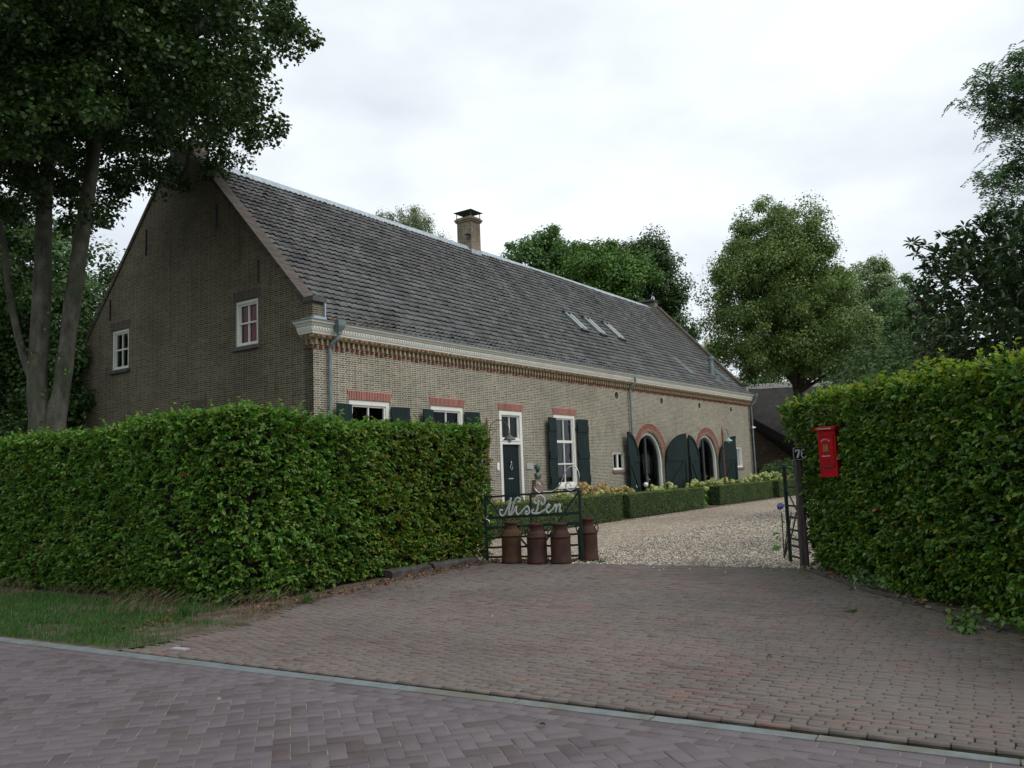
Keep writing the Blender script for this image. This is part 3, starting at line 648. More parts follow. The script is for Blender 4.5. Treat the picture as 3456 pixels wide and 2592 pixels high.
m = MB(); m.box(-.33, LH + .04, -.335, -.2, 5.272, 5.3); m.box(-.335, -.2, -.2, .36, 5.272, 5.3); m.build('gutter', 'zinc', house)
# leaves caught in gutter, orange
# brick frieze: dentils, fluted brackets, red corbels
m = MB(); M_ = {'y': 0, 'r': 1, 'o': 2, 'm': 3}
m.box(-.15, LH, -.15, 0, 4.975, 5.0, 0); m.box(-.1, LH, -.1, 0, 4.9, 4.926, 0); m.box(-.15, 0, 0, .3, 4.975, 5.0, 0); m.box(-.1, 0, 0, .27, 4.9, 4.926, 0); m.box(-.07, 0, 0, .25, 4.875, 4.9, 0)
m.box(-.12, LH, -.12, 0, 4.926, 4.975, 3); m.box(-.12, 0, 0, .28, 4.926, 4.975, 3)
x = -.14; k = 0
while x < LH:
    m.box(x, x + .034, -.145, -.12, 4.928, 4.973, 1 if k % 7 in (1, 2, 5) else (2 if k % 19 == 4 else 0)); x += .05; k += 1
y = 0.
while y < .26: m.box(-.145, -.12, y, y + .034, 4.928, 4.973, 1 if k % 3 == 1 else 0); y += .05; k += 1
x = .02; k = 0
while x < LH - .1:
    m.box(x, x + .055, -.075, 0, 4.755, 4.9, 0)                         # bracket
    m.box(x + .005, x + .05, -.06, 0, 4.725, 4.755, 2 if k % 2 else 1)
    m.box(x - .012, x + .067, -.04, 0, 4.685, 4.725, 1)                 # red corbel end
    m.box(x + .062, x + .15, -.012, 0, 4.868, 4.9, 2)                   # red bricks between
    m.box(x + .07, x + .145, -.009, 0, 4.79, 4.822, (1, 0)[k % 2])
    m.box(x - .02, x + .1, -.018, 0, 4.645, 4.68, (2, 1, 0, 0)[k % 4])
    x += .168; k += 1
m.box(-.05, 0, .0, .06, 4.755, 4.88, 0); m.box(-.04, 0, .0, .3, 4.66, 4.7, 1); m.box(-.06, 0, .15, .2, 4.755, 4.88, 0)
m.build('brick_frieze', ['plain_yellow_brick', 'red_brick', 'orange_brick', 'brick_mortar'], house)

# windows
def window(map_, a0, a1, z0, z1, fw, sash, vbars, hbars, parent=house, mat='white_paint', sill=None, curtain=False, name='window', glass_d=.1):
    def bx(m, x0, x1, d0, d1, q0, q1, mi=0):
        p = map_(x0, q0, d0); q = map_(x1, q1, d1); m.box(p[0], q[0], p[1], q[1], p[2], q[2], mi)
    m = MB(); g = .003; d0, d1 = .02, .13
    bx(m, a0 + g, a0 + fw, d0, d1, z0 + g, z1 - g); bx(m, a1 - fw, a1 - g, d0, d1, z0 + g, z1 - g)
    bx(m, a0 + fw, a1 - fw, d0, d1, z1 - fw, z1 - g); bx(m, a0 + fw, a1 - fw, d0, d1, z0 + g, z0 + fw * .8)
    ia0, ia1, iz0, iz1 = a0 + fw, a1 - fw, z0 + fw * .8, z1 - fw
    for (x0, x1, q0, q1) in ((ia0, ia0 + sash, iz0, iz1), (ia1 - sash, ia1, iz0, iz1), (ia0 + sash, ia1 - sash, iz1 - sash, iz1), (ia0 + sash, ia1 - sash, iz0, iz0 + sash)):
        bx(m, x0, x1, .055, .11, q0, q1)
    for v in vbars: bx(m, v[0] - v[1] / 2, v[0] + v[1] / 2, .062, .108, iz0 + sash, iz1 - sash)
    for h in hbars: bx(m, ia0 + sash, ia1 - sash, .05, .112, h[0] - h[1] / 2, h[0] + h[1] / 2)
    w_ = m.build(name, mat, parent)
    m = MB(); bx(m, ia0, ia1, glass_d - .004, glass_d, iz0, iz1); m.build('pane', 'glass', w_)
    if sill: m = MB(); bx(m, a0 - .08, a1 + .08, -.1 if sill != 'brick_sill' else -.05, .05, z0 - (.1 if sill != 'white_paint' else .07), z0 - .002); m.build('sill', sill, w_)
    if curtain:
        m = MB(); n = 40; vs = []
        for i in range(n + 1):
            a = a0 + (a1 - a0) * i / n; d = .2 + .025 * sin(i * 1.9) + .01 * sin(i * 4.1)
            vs += [map_(a, z0, d), map_(a, z1, d)]
        m.add(vs, [(2 * i, 2 * i + 2, 2 * i + 3, 2 * i + 1) for i in range(n)]); m.build('curtain', 'curtain_red', w_, smooth=True, recalc=False)
    return w_
for a, b in WIN:
    c_ = (a + b) / 2; window(FR, a, b, 1.12, 3.53, .12, .045, [(c_, .035)], [(2.62, .085), (1.87, .045)], sill='white_paint')
window(GB, 1.98, 2.86, 5.0, 6.17, .075, .05, [(2.42, .04)], [(5.6, .045)], sill='slate_sill', curtain=True)
window(GB, 7.72, 8.58, 5.0, 6.17, .075, .05, [(8.15, .04)], [(5.6, .045)], sill='slate_sill')
window(GB, 4.15, 5.1, 1.3, 3.45, .1, .05, [(4.62, .04)], [(2.6, .05)], sill='slate_sill')
window(FR, 14.42, 15.36, 1.6, 2.28, .06, .04, [(14.89, .1)], [], sill='brick_sill')
window(FR, 27.36, 28.3, 1.52, 2.53, .06, .04, [(27.6, .05), (27.85, .05), (28.08, .05)], [], sill='brick_sill')
# lintels of red rubbed bricks (splayed)
def lintel(a0, a1, z0, z1, parent=house, mat='red_arch_brick', f=FR, sp=.05):
    m = MB(); m.prism([(a0, z0), (a1, z0), (a1 + sp, z1), (a0 - sp, z1)], f, -.012, .02); return m.build('brick_lintel', mat, parent)
for a, b in WIN: lintel(a - .02, b + .02, 3.535, 3.77)
lintel(7.27, 8.55, 3.535, 3.77)
for a, b in GW: lintel(a - .04, b + .04, 6.175, 6.41, mat='coping_brick', f=GB)
lintel(4.1, 5.15, 3.455, 3.8, mat='coping_brick', f=GB)
lintel(14.4, 15.4, 2.285, 2.45, mat='yellow_brick')
# window shutters
def shutter(a0, a1, z0, z1, out=.06, tip=.1, side=1):
    """board shutter folded back against the wall; far edge stands proud by tip"""
    m = MB(); d0, d1 = (-out, -out - tip) if side > 0 else (-out - tip, -out)
    def q(a, t): dd = d0 + (d1 - d0) * (a - a0) / (a1 - a0); return dd - t
    def pl(x0, x1, q0, q1, t0, t1):
        vs = [(x, q(x, t), z) for t in (t0, t1) for (x, z) in ((x0, q0), (x1, q0), (x1, q1), (x0, q1))]
        m.add(vs, [(3, 2, 1, 0), (4, 5, 6, 7), (0, 1, 5, 4), (1, 2, 6, 5), (2, 3, 7, 6), (3, 0, 4, 7)])
    n = 4; w = (a1 - a0) / n
    for i in range(n): pl(a0 + i * w + .003, a0 + (i + 1) * w - .003, z0, z1, -.012, .012)
    H = z1 - z0
    for zz in (z0 + .12 * H, z0 + .47 * H, z1 - .14 * H): pl(a0 + .015, a1 - .015, zz - .11, zz + .11, .012, .04)
    s = m.build('shutter', 'green_paint', house)
    return s
for (a0, a1, sd_) in ((.55, 1.14, -1), (2.5, 3.1, 1), (3.62, 4.16, -1), (5.53, 6.1, 1), (9.78, 10.42, -1), (11.78, 12.38, 1)):
    shutter(a0, a1, 1.06, 3.4, side=sd_)
    x = a1 if sd_ < 0 else a0
    for zz in (1.6, 3.05): m = MB(); m.box(x - .03, x + .03, -.05, -.0, zz - .03, zz + .03); m.build('shutter_hinge', 'iron_black', house)
# front door
m = MB()
for (x0, x1, z0, z1) in ((7.293, 7.42, .12, 3.527), (8.39, 8.517, .12, 3.527), (7.42, 8.39, 3.4, 3.527), (7.42, 8.39, 2.5, 2.66)): m.box(x0, x1, .01, .16, z0, z1)
m.box(7.42, 8.39, -.01, .03, 2.6, 2.64)
for (x0, x1, z0, z1) in ((7.42, 7.47, 2.66, 3.4), (8.34, 8.39, 2.66, 3.4), (7.47, 8.34, 3.35, 3.4), (7.47, 8.34, 2.66, 2.71), (7.885, 7.925, 2.71, 3.35)): m.box(x0, x1, .07, .13, z0, z1)
df = m.build('door_frame', 'white_paint', house); m = MB(); m.box(7.42, 8.39, .1, .104, 2.66, 3.4); m.build('pane', 'glass', df)
m = MB(); m.box(7.423, 8.387, .1, .15, .14, 2.497); m.box(7.47, 8.34, .088, .1, 2.3, 2.36)
for i in range(6): m.box(7.5 + i * .135, 7.5 + i * .135 + .12, .09, .1, .35, 2.25)
dr = m.build('door', 'door_green', house)
m = MB(); m.lathe([(.0, 0), (.05, .01), (.05, .03), (.0, .04)], 12); m.v = [(7.9 + x * .8, .07 - z, 1.93 + y * 1.1) for x, y, z in m.v]
m.tube([(7.9 + .055 * sin(t), .05, 1.8 + .075 * cos(t)) for t in [2 * pi * i / 16 for i in range(17)]], .012); m.build('knocker', 'steel', dr)
m = MB(); m.box(7.78, 8.03, .078, .09, 1.44, 1.47); m.build('letter_slot', 'steel', dr)
m = MB(); m.box(7.2, 8.6, -.35, .1, -.02, .12); m.build('door_step', 'slate_sill', house)
# oculi, rings of brick with a recessed back
for (x, z) in OCU:
    m = MB(); n = 24
    for k in range(n):
        t0 = 2 * pi * k / n + .02; t1 = 2 * pi * (k + 1) / n - .02
        m.prism([(x + r * cos(t), z + r * sin(t)) for r, t in ((.15, t0), (.15, t1), (.215, t1), (.215, t0))], FR, -.006, .02, 1 if k % 2 else 0)
    o = m.build('oculus', ['plain_yellow_brick', 'brick_mortar'], house)
    m = MB(); m.prism(circ(x, z, .16), FR, .16, .2); m.build('vent_plug', 'red_brick', o)
# cart-door arches
for ci, c_ in enumerate(ARC):
    m = MB(); n = 62
    for ring, (r0, r1) in enumerate(((AR + .08, AR + .19), (AR + .2, AR + .31), (AR + .32, AR + .38))):
        nn = n if ring < 2 else 34
        for k in range(nn):
            t0 = pi * (k + .14) / nn; t1 = pi * (k + .86) / nn; out = .02 + .006 * ring
            m.prism([(c_ + r * cos(t), AZS + r * sin(t)) for r, t in ((r0, t0), (r0, t1), (r1, t1), (r1, t0))], FR, -out, .02, 0 if ring == 1 or (ring == 2) else (0 if k % 2 else 1))
    m.build('brick_arch', ['arch_red', 'plain_yellow_brick'], house)
    def ring_(m, r0, r1, z0, d0, d1, mi=0):
        o = arch(c_, AZS, r1, z0); i = arch(c_, AZS, r0, z0); n = len(o)
        vs = [FR(a, b, d0) for a, b in o] + [FR(a, b, d0) for a, b in i] + [FR(a, b, d1) for a, b in o] + [FR(a, b, d1) for a, b in i]
        fs = []
        for k in range(1, n):
            j = (k + 1) % n
            fs += [(k, j, n + j, n + k), (2 * n + k, 3 * n + k, 3 * n + j, 2 * n + j), (n + k, n + j, 3 * n + j, 3 * n + k), (k, 2 * n + k, 2 * n + j, j)]
        m.add(vs, fs, mi)
    m = MB(); ring_(m, AR - .07, AR + .035, .1, .1, .3); af = m.build('arch_frame', 'white_paint', house)
    m = MB(); ring_(m, AR - .16, AR - .072, .1, .2, .27); m.box(c_ - .07, c_ + .07, .2, .27, .1, AZS + AR - .18); m.box(c_ - AR + .16, c_ + AR - .16, .2, .27, .1, .3)
    ad = m.build('arched_door', 'dark_metal', house)
    m = MB(); pa = arch(c_, AZS, AR - .15, .12); m.prism(pa, FR, .235, .24); m.build('pane', 'glass', ad)
    m = MB(); m.box(c_ + .0, c_ + .05, .18, .2, 1.02, 1.3); m.bar((c_ + .02, .15, 1.18), (c_ + .17, .15, 1.18), .025, .025); m.box(c_ + .01, c_ + .035, .15, .19, 1.16, 1.2); m.build('handle', 'steel', ad)
# half-round barn shutters, hinged open
def half_shutter(hx, d, width, tipx, low_left):
    """hinge at x=hx, meeting stile (tall side) at x=tipx standing d out from the wall"""
    m = MB(); n = 14; Lw = math.hypot(tipx - hx, d); sg = 1 if tipx > hx else -1
    out = [(0, .32)] + [(width, .32), (width, AZS + width)]     # along, z ; a=0 hinge
    out = [(0, .32), (width, .32)] + [(width - width * sin(pi / 2 * k / n), AZS + width * cos(pi / 2 * k / n)) for k in range(n + 1)]
    cx, sx_ = (tipx - hx) / Lw, d / Lw
    f = lambda a, b, t: (hx + a * cx + (-t) * sx_ * (1), -.06 - a * sx_ - t * abs(cx), b)
    if sg < 0: f = lambda a, b, t: (hx + a * cx + t * sx_, -.06 - a * sx_ - t * abs(cx), b)
    m.prism(out, f, -.02, .02)
    def batten(p, w_, t0=.02, t1=.048):
        (a0, b0), (a1, b1) = p; L = math.hypot(a1 - a0, b1 - b0); nx, nz = -(b1 - b0) / L * w_ / 2, (a1 - a0) / L * w_ / 2
        m.prism([(a0 + nx, b0 + nz), (a0 - nx, b0 - nz), (a1 - nx, b1 - nz), (a1 + nx, b1 + nz)], f, t0, t1)
    batten(((.02, 2.0), (width - .02, 2.0)), .2); batten(((.02, .62), (width - .02, .62)), .2)
    batten(((width - .06, .72), (width - .06, 1.9)), .1); batten(((.1, .74), (width - .14, 1.88)), .12)
    # curved rail along the arched edge
    pr = [(width - (width - .01) * sin(pi / 2 * k / n), AZS + (width - .01) * cos(pi / 2 * k / n)) for k in range(n + 1)]
    pi_ = [(width - (width - .12) * sin(pi / 2 * k / n), AZS + (width - .12) * cos(pi / 2 * k / n)) for k in range(n + 1)]
    for k in range(n): m.prism([pr[k], pr[k + 1], pi_[k + 1], pi_[k]], f, .02, .048)
    for k in range(7): batten(((width * (k + .5) / 7 + .08, .33), (width * (k + .5) / 7 + .08, 1.86)), .006, .02, .024)
    s = m.build('barn_shutter', 'green_paint', house); return s
half_shutter(16.42, .17, 1.2, 15.23, True); half_shutter(18.88, .49, 1.2, 19.98, False)
half_shutter(22.47, .05, 1.18, 21.29, True); half_shutter(24.92, .44, 1.2, 26.03, False)
# downspouts
def spout(x, foot, xo=0., hop=True, big=False):
    m = MB(); y = -.07
    m.tube([(x + xo + .1, -.3, 5.16), (x + xo + .1, -.3, 5.02), (x + xo + .08, -.28, 4.9), (x + xo, -.16, 4.78), (x + xo, y - .03, 4.68), (x + xo, y - .03, foot + .15), (x + xo, y - .1, foot)], .042, 12)
    for zz in (4.05, 4.0, 2.6, 2.55, 1.2): m.tube([(x + xo, y - .03, zz), (x + xo, y - .03, zz + .02)], .05, 12)
    s = m.build('downspout', 'zinc', house)
    if hop:
        m = MB(); m.loft([[(x + xo + .1 + a * w_, -.31 + b * w_, z) for a, b in ((-1, -1), (1, -1), (1, 1), (-1, 1))] for w_, z in ((.045, 5.0), (.05, 5.06), (.11, 5.2), (.12, 5.34))]); m.build('hopper', 'zinc', s)
spout(.42, .1); spout(15.9, .9, 0, False); spout(29.85, .9, 0, True)
# wall anchors on gable (iron)
for (y, z0, z1) in ((6.89, 8.14, 8.89), (3.63, 8.25, 8.9), (1.94, 6.52, 7.12), (8.7, 6.52, 7.15)):
    m = MB(); m.box(-.035, -.0, y - .02, y + .02, z0, z1); m.build('wall_anchor', 'iron_black', house)
m = MB(); m.tube([(-.03, 5.5, 10.9), (-.03, 5.5, 10.15), (-.03, 5.35, 10.0), (-.03, 5.2, 10.15), (-.03, 5.0, 10.3), (-.03, 4.93, 10.75)], .018, 6); m.tube([(-.03, 5.33, 9.8), (-.03, 5.34, 10.05)], .022, 6); m.build('wall_anchor', 'iron_black', house)
# dead leaves lying in the gutter
P = np.array([(rnd.uniform(.3, .62) if i < 60 else rnd.uniform(.7, 2.4), rnd.uniform(-.34, -.22), 5.3 + rnd.random() * .05) for i in range(260)])
gl = leaves('gutter_leaves', P, sph(260) + [0, 0, .5], sph(260), .05, 'leaf_brown'); gl.matrix_world = HM.copy()
tag(gl, 'orange dead leaves lying in the gutter above the corner downspout', 'dead leaves', kind='stuff')

# wall fixtures that can be lifted off
pl = MB(); pl.box(8.64, 9.0, -.03, -.004, 1.73, 1.91); o = pl.build('wall_plaque', 'plaque_grey'); o.matrix_world = HM.copy(); tag(o, 'small blank grey plaque on the brick wall right of the front door', 'plaque')
pl = MB(); pl.box(7.08, 7.19, -.02, -.004, 1.72, 1.95); o = pl.build('notice', 'ceramic_white'); o.matrix_world = HM.copy(); tag(o, 'narrow white notice on the wall left of the front door', 'notice')
for (x, y, z, lab) in ((29.72, -.12, 3.55, 'white security camera on the end of the front wall beside the downspout'), (29.98, .35, 4.28, 'white security camera on the far end wall, higher of the two')):
    c = thing('security_camera', lab, 'camera', hw(x, y, z), HROT, 'security cameras on the far corner')
    m = MB(); m.lathe([(.03, -.05), (.06, -.03), (.075, .02), (.05, .06), (.02, .08)], 14, (0, -.05, 0)); m.build('housing', 'ceramic_white', c, smooth=True)
    m = MB(); m.tube([(.0, 0, 0), (.22, -.08, .02)], .04, 12); m.build('lens_barrel', 'ceramic_white', c)

# ================================================================== MILK CANS
def milk_can(x, y, rz, label, mat, h=.71, r=.178, dent=0.):
    t = thing('milk_can', label, 'milk can', (x, y, 0), rz, 'rusty milk cans at the gate')
    k = h / .71
    m = MB(); m.lathe([(r * .97, 0), (r * 1.04, .004), (r * 1.045, .03 * k), (r * 1.0, .075 * k), (r * .985, .08 * k), (r * .985, .3 * k), (r * .98, .42 * k), (r * .985, .455 * k), (r * 1.04, .46 * k), (r * 1.04, .472 * k), (r * .99, .48 * k), (r * .96, .505 * k), (r * .88, .535 * k), (r * .76, .56 * k), (r * .66, .572 * k), (r * .64, .58 * k), (r * .64, .66 * k), (r * .68, .668 * k)], 40, capt=False)
    b = m.build('body', mat, t, smooth=True)
    m = MB(); m.lathe([(r * .62, .655 * k), (r * .7, .662 * k), (r * .71, .7 * k), (r * .67, .71 * k), (r * .6, .705 * k), (r * .56, .675 * k), (r * .2, .67 * k), (.005, .672 * k)], 40); m.build('lid', mat, t, smooth=True)
    for s in (-1, 1):
        m = MB(); m.tube([(s * r * .78, 0, .55 * k), (s * r * 1.0, 0, .60 * k), (s * r * 1.16, 0, .595 * k), (s * r * 1.22, 0, .55 * k), (s * r * 1.15, 0, .49 * k), (s * r * 1.0, 0, .46 * k)], [.009, .012, .012, .012, .012, .01], 8, flat=((0, 0, 1), 1)); m.build('handle', mat, t, smooth=True)
    return t
milk_can(-.12, 15.06, .1, 'ochre-stained rusty milk can with pale shoulder, leftmost beside the clipped hedge', 'rust_ochre', .735)
milk_can(.33, 14.8, -.35, 'rusty brown milk can with orange shoulder, between the ochre-stained can and the plain dark one', 'rust', .7)
milk_can(.74, 14.66, .9, 'plain dark brown rusty milk can in front of the free end of the lettered gate', 'rust', .7)
milk_can(1.24, 14.98, -.5, 'tall rusty milk can on the gravel behind the gate stile, apart from the other three', 'rust', .75)

# ================================================================== GATES
GX, GY, GR = -.57, 15.35, -.3411
gate = thing('lettered_gate', 'dark green metal gate with white script lettering, standing open behind the milk cans', 'gate', (GX, GY, 0), GR)
m = MB()
def gb(a, b, w=.035, d=.03): m.bar((a[0], 0, a[1]), (b[0], 0, b[1]), d, w, up=(-(b[1] - a[1]) + .001, 0, b[0] - a[0]))
gb((0, .03), (0, 1.2), .045); gb((1.79, .0), (1.79, 1.25), .05, .04); gb((0, 1.173), (1.79, 1.243), .035)
for z0, z1, w_ in ((.79, .852, .05), (.61, .675, .05), (.43, .487, .035), (.26, .295, .035), (.087, .11, .035)): gb((0, z0), (1.79, z1), w_, .02)
gb((.876, .65), (.876, 1.2), .035); gb((.02, 1.16), (.93, .1), .032, .015); gb((1.77, 1.22), (.93, .1), .032, .015)
m.build('gate_frame', 'gate_green', gate)
LET = {
'n': [(.343,.918),(.304,.938),(.282,.895),(.294,.852),(.333,.827),(.373,.851),(.415,.923),(.48,1.068),(.512,1.15),(.485,1.031),(.452,.847),(.49,.87),(.52,.93),(.558,1.042),(.6,1.12),(.647,1.147),(.685,1.118),(.666,1.066),(.631,1.086)],
'i': [(.452,.847),(.491,.842),(.531,.866),(.573,.932),(.61,.989),(.599,.907),(.628,.845),(.681,.869),(.749,.94),(.816,.989),(.846,.938),(.85,.877),(.816,.844),(.778,.864),(.789,.9),(.814,.884)],
'p': [(.935,.924),(.905,.91),(.907,.87),(.939,.855),(.972,.875),(1.007,.946),(1.045,1.09)],
'p2': [(1.045,1.085),(1.004,1.043),(.966,1.046),(.955,1.092),(1.003,1.152),(1.074,1.174),(1.136,1.138),(1.153,1.075),(1.138,1.03),(1.099,1.01),(1.081,1.041),(1.104,1.062)],
'e': [(.939,.855),(.996,.856),(1.061,.87),(1.146,.917),(1.205,.956),(1.238,.989),(1.22,1.013),(1.187,.978),(1.177,.906),(1.207,.864),(1.259,.893),(1.312,.951),(1.35,1.008),(1.356,.938),(1.344,.867)],
'e2': [(1.344,.867),(1.369,.95),(1.409,1.003),(1.436,.994),(1.422,.925),(1.429,.875),(1.453,.898)]}
def smooth_path(p, k=4):
    P = [Vector((a[0], 0, a[1])) for a in p]; out = []
    for i in range(len(P) - 1):
        p0, p1, p2, p3 = P[max(i - 1, 0)], P[i], P[i + 1], P[min(i + 2, len(P) - 1)]
        for j in range(k):
            t = j / k; out.append(.5 * ((2 * p1) + (p2 - p0) * t + (2 * p0 - 5 * p1 + 4 * p2 - p3) * t * t + (3 * p1 - p0 - 3 * p2 + p3) * t ** 3))
    out.append(P[-1]); return out
m = MB(); zz = 0
for k, p in LET.items():
    q = [v + Vector((0, -.03 - zz, 0)) for v in smooth_path(p)]; zz += .002
    m.tube(q, [.0175] * len(q), 8, flat=((0, 1, 0), .35))
m.build('lettering', 'letter_metal', gate, smooth=True)
for p, r in (([(1.074,1.321),(1.07,1.377),(1.026,1.399),(.977,1.358),(.977,1.298),(1.013,1.248),(1.07,1.222)], .013), ([(1.12,1.235),(1.198,1.24),(1.287,1.24),(1.365,1.274),(1.43,1.332),(1.485,1.426),(1.541,1.544),(1.608,1.638),(1.685,1.671),(1.758,1.638),(1.798,1.559),(1.806,1.463),(1.782,1.368),(1.729,1.299),(1.665,1.253),(1.603,1.255),(1.561,1.292),(1.557,1.352),(1.596,1.387),(1.639,1.361),(1.643,1.325)], .011), ([(.054,.82),(.014,.815),(.006,.778),(.045,.759),(.077,.721),(.055,.673),(.001,.655)], .014)):
    q = [v + Vector((0, -.03, 0)) for v in smooth_path(p)]; n = len(q)
    m = MB(); m.tube(q, [r] * n, 8, flat=((0, 1, 0), .6)); m.build('scroll_ornament', 'steel', gate, smooth=True)
# right-hand gate, swung open and seen almost edge-on
g2 = thing('open_gate', 'narrow dark green gate leaf folded back beside the weathered post on the right', 'gate', (4.39, 12.95, 0), math.atan2(.62, -.02) )
m = MB(); L_ = .62
def hb(a, b, w=.03, d=.03): m.bar((a[0], 0, a[1]), (b[0], 0, b[1]), d, w, up=(-(b[1] - a[1]) + .001, 0, b[0] - a[0]))
hb((L_, .0), (L_, 1.5), .05, .045); hb((.05, .06), (.05, 1.2), .03)
for z in (.1, .27, .38, .52, .72, .9): hb((.05, z), (L_, z), .03, .02)
hb((.05, 1.2), (L_, 1.2)); hb((.05, .72), (L_, 1.2), .02, .015)
m.build('gate_frame', 'gate_green', g2)
m = MB(); m.lathe([(.02, 0), (.035, .02), (.035, .05), (.02, .07)], 10, (L_, 0, 1.5)); m.build('finial', 'iron_black', g2)
# old post with the house number
def postloft(w0, w1, h, lean=(0, 0), seed=1):
    r = random.Random(seed); rings = []
    for k in range(10):
        t = k / 9; w_ = w0 + (w1 - w0) * t; cx = lean[0] * t; cy = lean[1] * t
        rings.append([(cx + w_ * a * r.uniform(.86, 1.08), cy + w_ * b * r.uniform(.86, 1.08), h * t) for a, b in ((-1, -.9), (-.3, -1), (.4, -1), (1, -.8), (1, .1), (.9, .9), (0, 1), (-1, .9))])
    return rings
post = MB(); post.loft(postloft(.058, .05, 1.66, (.02, 0))); po = post.build('gate_post', 'old_wood'); po.location = (4.35, 12.86, 0)
tag(po, 'split weathered wooden post carrying the house number at the right end of the gravel', 'post')
num = thing('house_number', 'dark enamel house number plate with a white 7 and leaves over its second digit', 'number plate', (4.385, 12.75, 1.715), R_(4))
num.scale = (1.15, 1.15, 1.15)
m = MB(); c_ = [(-.115, -.06), (-.09, -.085), (.09, -.085), (.115, -.06), (.115, .06), (.09, .085), (-.09, .085), (-.115, .06)]
m.prism(c_, lambda a, b, d: (a, d, b), -.004, .006); m.build('plate', 'enamel_blue', num)
m = MB()
for i in range(8):
    a, b = c_[i], c_[(i + 1) % 8]; s_ = .92; m.bar((a[0] * s_, -.006, a[1] * s_), (b[0] * s_, -.006, b[1] * s_), .003, .0045, up=(-(b[1] - a[1]), 0, b[0] - a[0]))
m.build('border', 'enamel_white', num)
m = MB(); f = lambda a, b, d: (a, d, b)
m.prism([(-.083, .055), (-.083, .02), (-.07, .02), (-.066, .036), (-.038, .036), (-.07, -.055), (-.043, -.055), (-.016, .03), (-.012, .055)], f, -.009, -.004); m.build('digit', 'enamel_white', num)
m = MB()
def ell(cx, cz, rx, rz, t0, t1, n=16): return [(cx + rx * cos(t), cz + rz * sin(t)) for t in [t0 + (t1 - t0) * i / n for i in range(n + 1)]]
q = [Vector((a, -.006, b)) for a, b in ell(.035, .012, .032, .042, R_(60), R_(200)) + ell(.035, -.022, .032, .032, R_(180), R_(520), 24)]
m.tube(q, .009, 6, flat=((0, 1, 0), .35)); m.build('digit', 'enamel_white', num)
# mailbox
mb = thing('mailbox', 'red metal mailbox with gold crest hung in the face of the right hedge', 'mailbox', (4.28, 11.3, 1.40), math.atan2(-.656, -.755) + pi / 2)
Wb, Db, Hb = .125, .13, .6
m = MB(); m.loft([[(a * Wb, -Db / 2 + b, z) for a, b in ((-1, 0), (1, 0), (1, Db), (-1, Db))] for z in (.0, Hb)]); b_ = m.build('body', 'mailbox_red', mb)
m = MB(); m.box(-Wb - .01, Wb + .01, -Db / 2 - .02, Db / 2, -.03, .0); m.build('base_flange', 'mailbox_red', mb)
m = MB(); m.box(-Wb + .03, Wb - .03, -Db / 2 - .012, -Db / 2, .12, Hb - .06); m.box(-Wb + .02, Wb - .02, -Db / 2 - .02, -Db / 2, Hb - .085, Hb - .065); m.box(-Wb + .05, Wb - .05, -Db / 2 - .02, -Db / 2, .1, .118, 1); m.build('door', ['mailbox_red', 'mailbox_dark_red'], mb)
m = MB(); m.prism([(-Db / 2 - .045, .6), (Db / 2, .6), (Db / 2, .655), (-Db / 2 - .045, .636)], lambda a, b, d: (d, a, b), -Wb - .03, Wb + .03); lid = m.build('lid', 'mailbox_red', mb)
def text(name, s, size, loc, parent, mat, extrude=.002, spacing=1.):
    cu = bpy.data.curves.new('txt', 'FONT'); cu.body = s; cu.size = size; cu.extrude = extrude; cu.align_x = 'CENTER'; cu.offset = size * .02; cu.space_character = spacing
    o = bpy.data.objects.new('txt', cu); COL.objects.link(o); dg = bpy.context.evaluated_depsgraph_get(); me = bpy.data.meshes.new_from_object(o.evaluated_get(dg)); bpy.data.objects.remove(o)
    me.transform(Matrix.Translation(loc) @ Matrix.Rotation(pi / 2, 4, 'X')); me.materials.clear(); me.materials.append(MATS[mat]); return link(name, me, parent)
text('inscription', 'LETTERS & PAPERS', .025, (0, -Db / 2 - .049, .608), lid, 'old_text')
text('inscription', 'MAIL BOX', .026, (-.015, -Db / 2 - .015, .24), mb, 'old_text')
# arched word
for i, chx in enumerate('POSTE'):
    t = (i - 2) * .42
    o = text('letter', chx, .032, (0, 0, 0), mb, 'old_text'); o.data.transform(Matrix.Translation((-.015 + .06 * sin(t), -Db / 2 - .015, .405 + .06 * cos(t))) @ Matrix.Rotation(t, 4, 'Y'))
m = MB(); m.box(-.05, .02, -Db / 2 - .017, -Db / 2 - .01, .31, .395); 
for k in range(3): m.box(-.04 + k * .022, -.028 + k * .022, -Db / 2 - .021, -Db / 2 - .016, .385, .405)
m.tube([(-.015 + .022 * cos(t), -Db / 2 - .018, .352 + .026 * sin(t)) for t in [2 * pi * i / 14 for i in range(15)]], .005, 6); m.build('crest', 'gold', mb)

# ================================================================== STATUE, LAMPS, SMALL GARDEN THINGS
st = thing('bust_statue', 'green bronze bust of a woman on a tapering wooden plinth near the wall plaque', 'statue', hw(7.75, -1.0), HROT - .5)
m = MB(); m.loft([[(a * w_, b * w_, z) for a, b in ((-1, -1), (1, -1), (1, 1), (-1, 1))] for w_, z in ((.2, 0), (.19, .1), (.17, .8), (.135, 1.38), (.125, 1.4))]); m.build('plinth', 'plinth_wood', st)
RG = [(1.395, .1, .08, 0), (1.42, .125, .09, 0), (1.48, .15, .1, 0), (1.53, .16, .1, 0), (1.57, .15, .085, 0), (1.595, .09, .06, 0), (1.61, .05, .048, 0), (1.645, .043, .043, -.005), (1.655, .05, .055, -.012), (1.67, .062, .075, -.016), (1.69, .072, .086, -.012), (1.72, .08, .094, -.006), (1.75, .084, .098, 0), (1.78, .084, .1, .004), (1.81, .08, .095, .006), (1.835, .062, .078, .008), (1.85, .04, .05, .01), (1.856, .012, .015, .01)]
rings = []
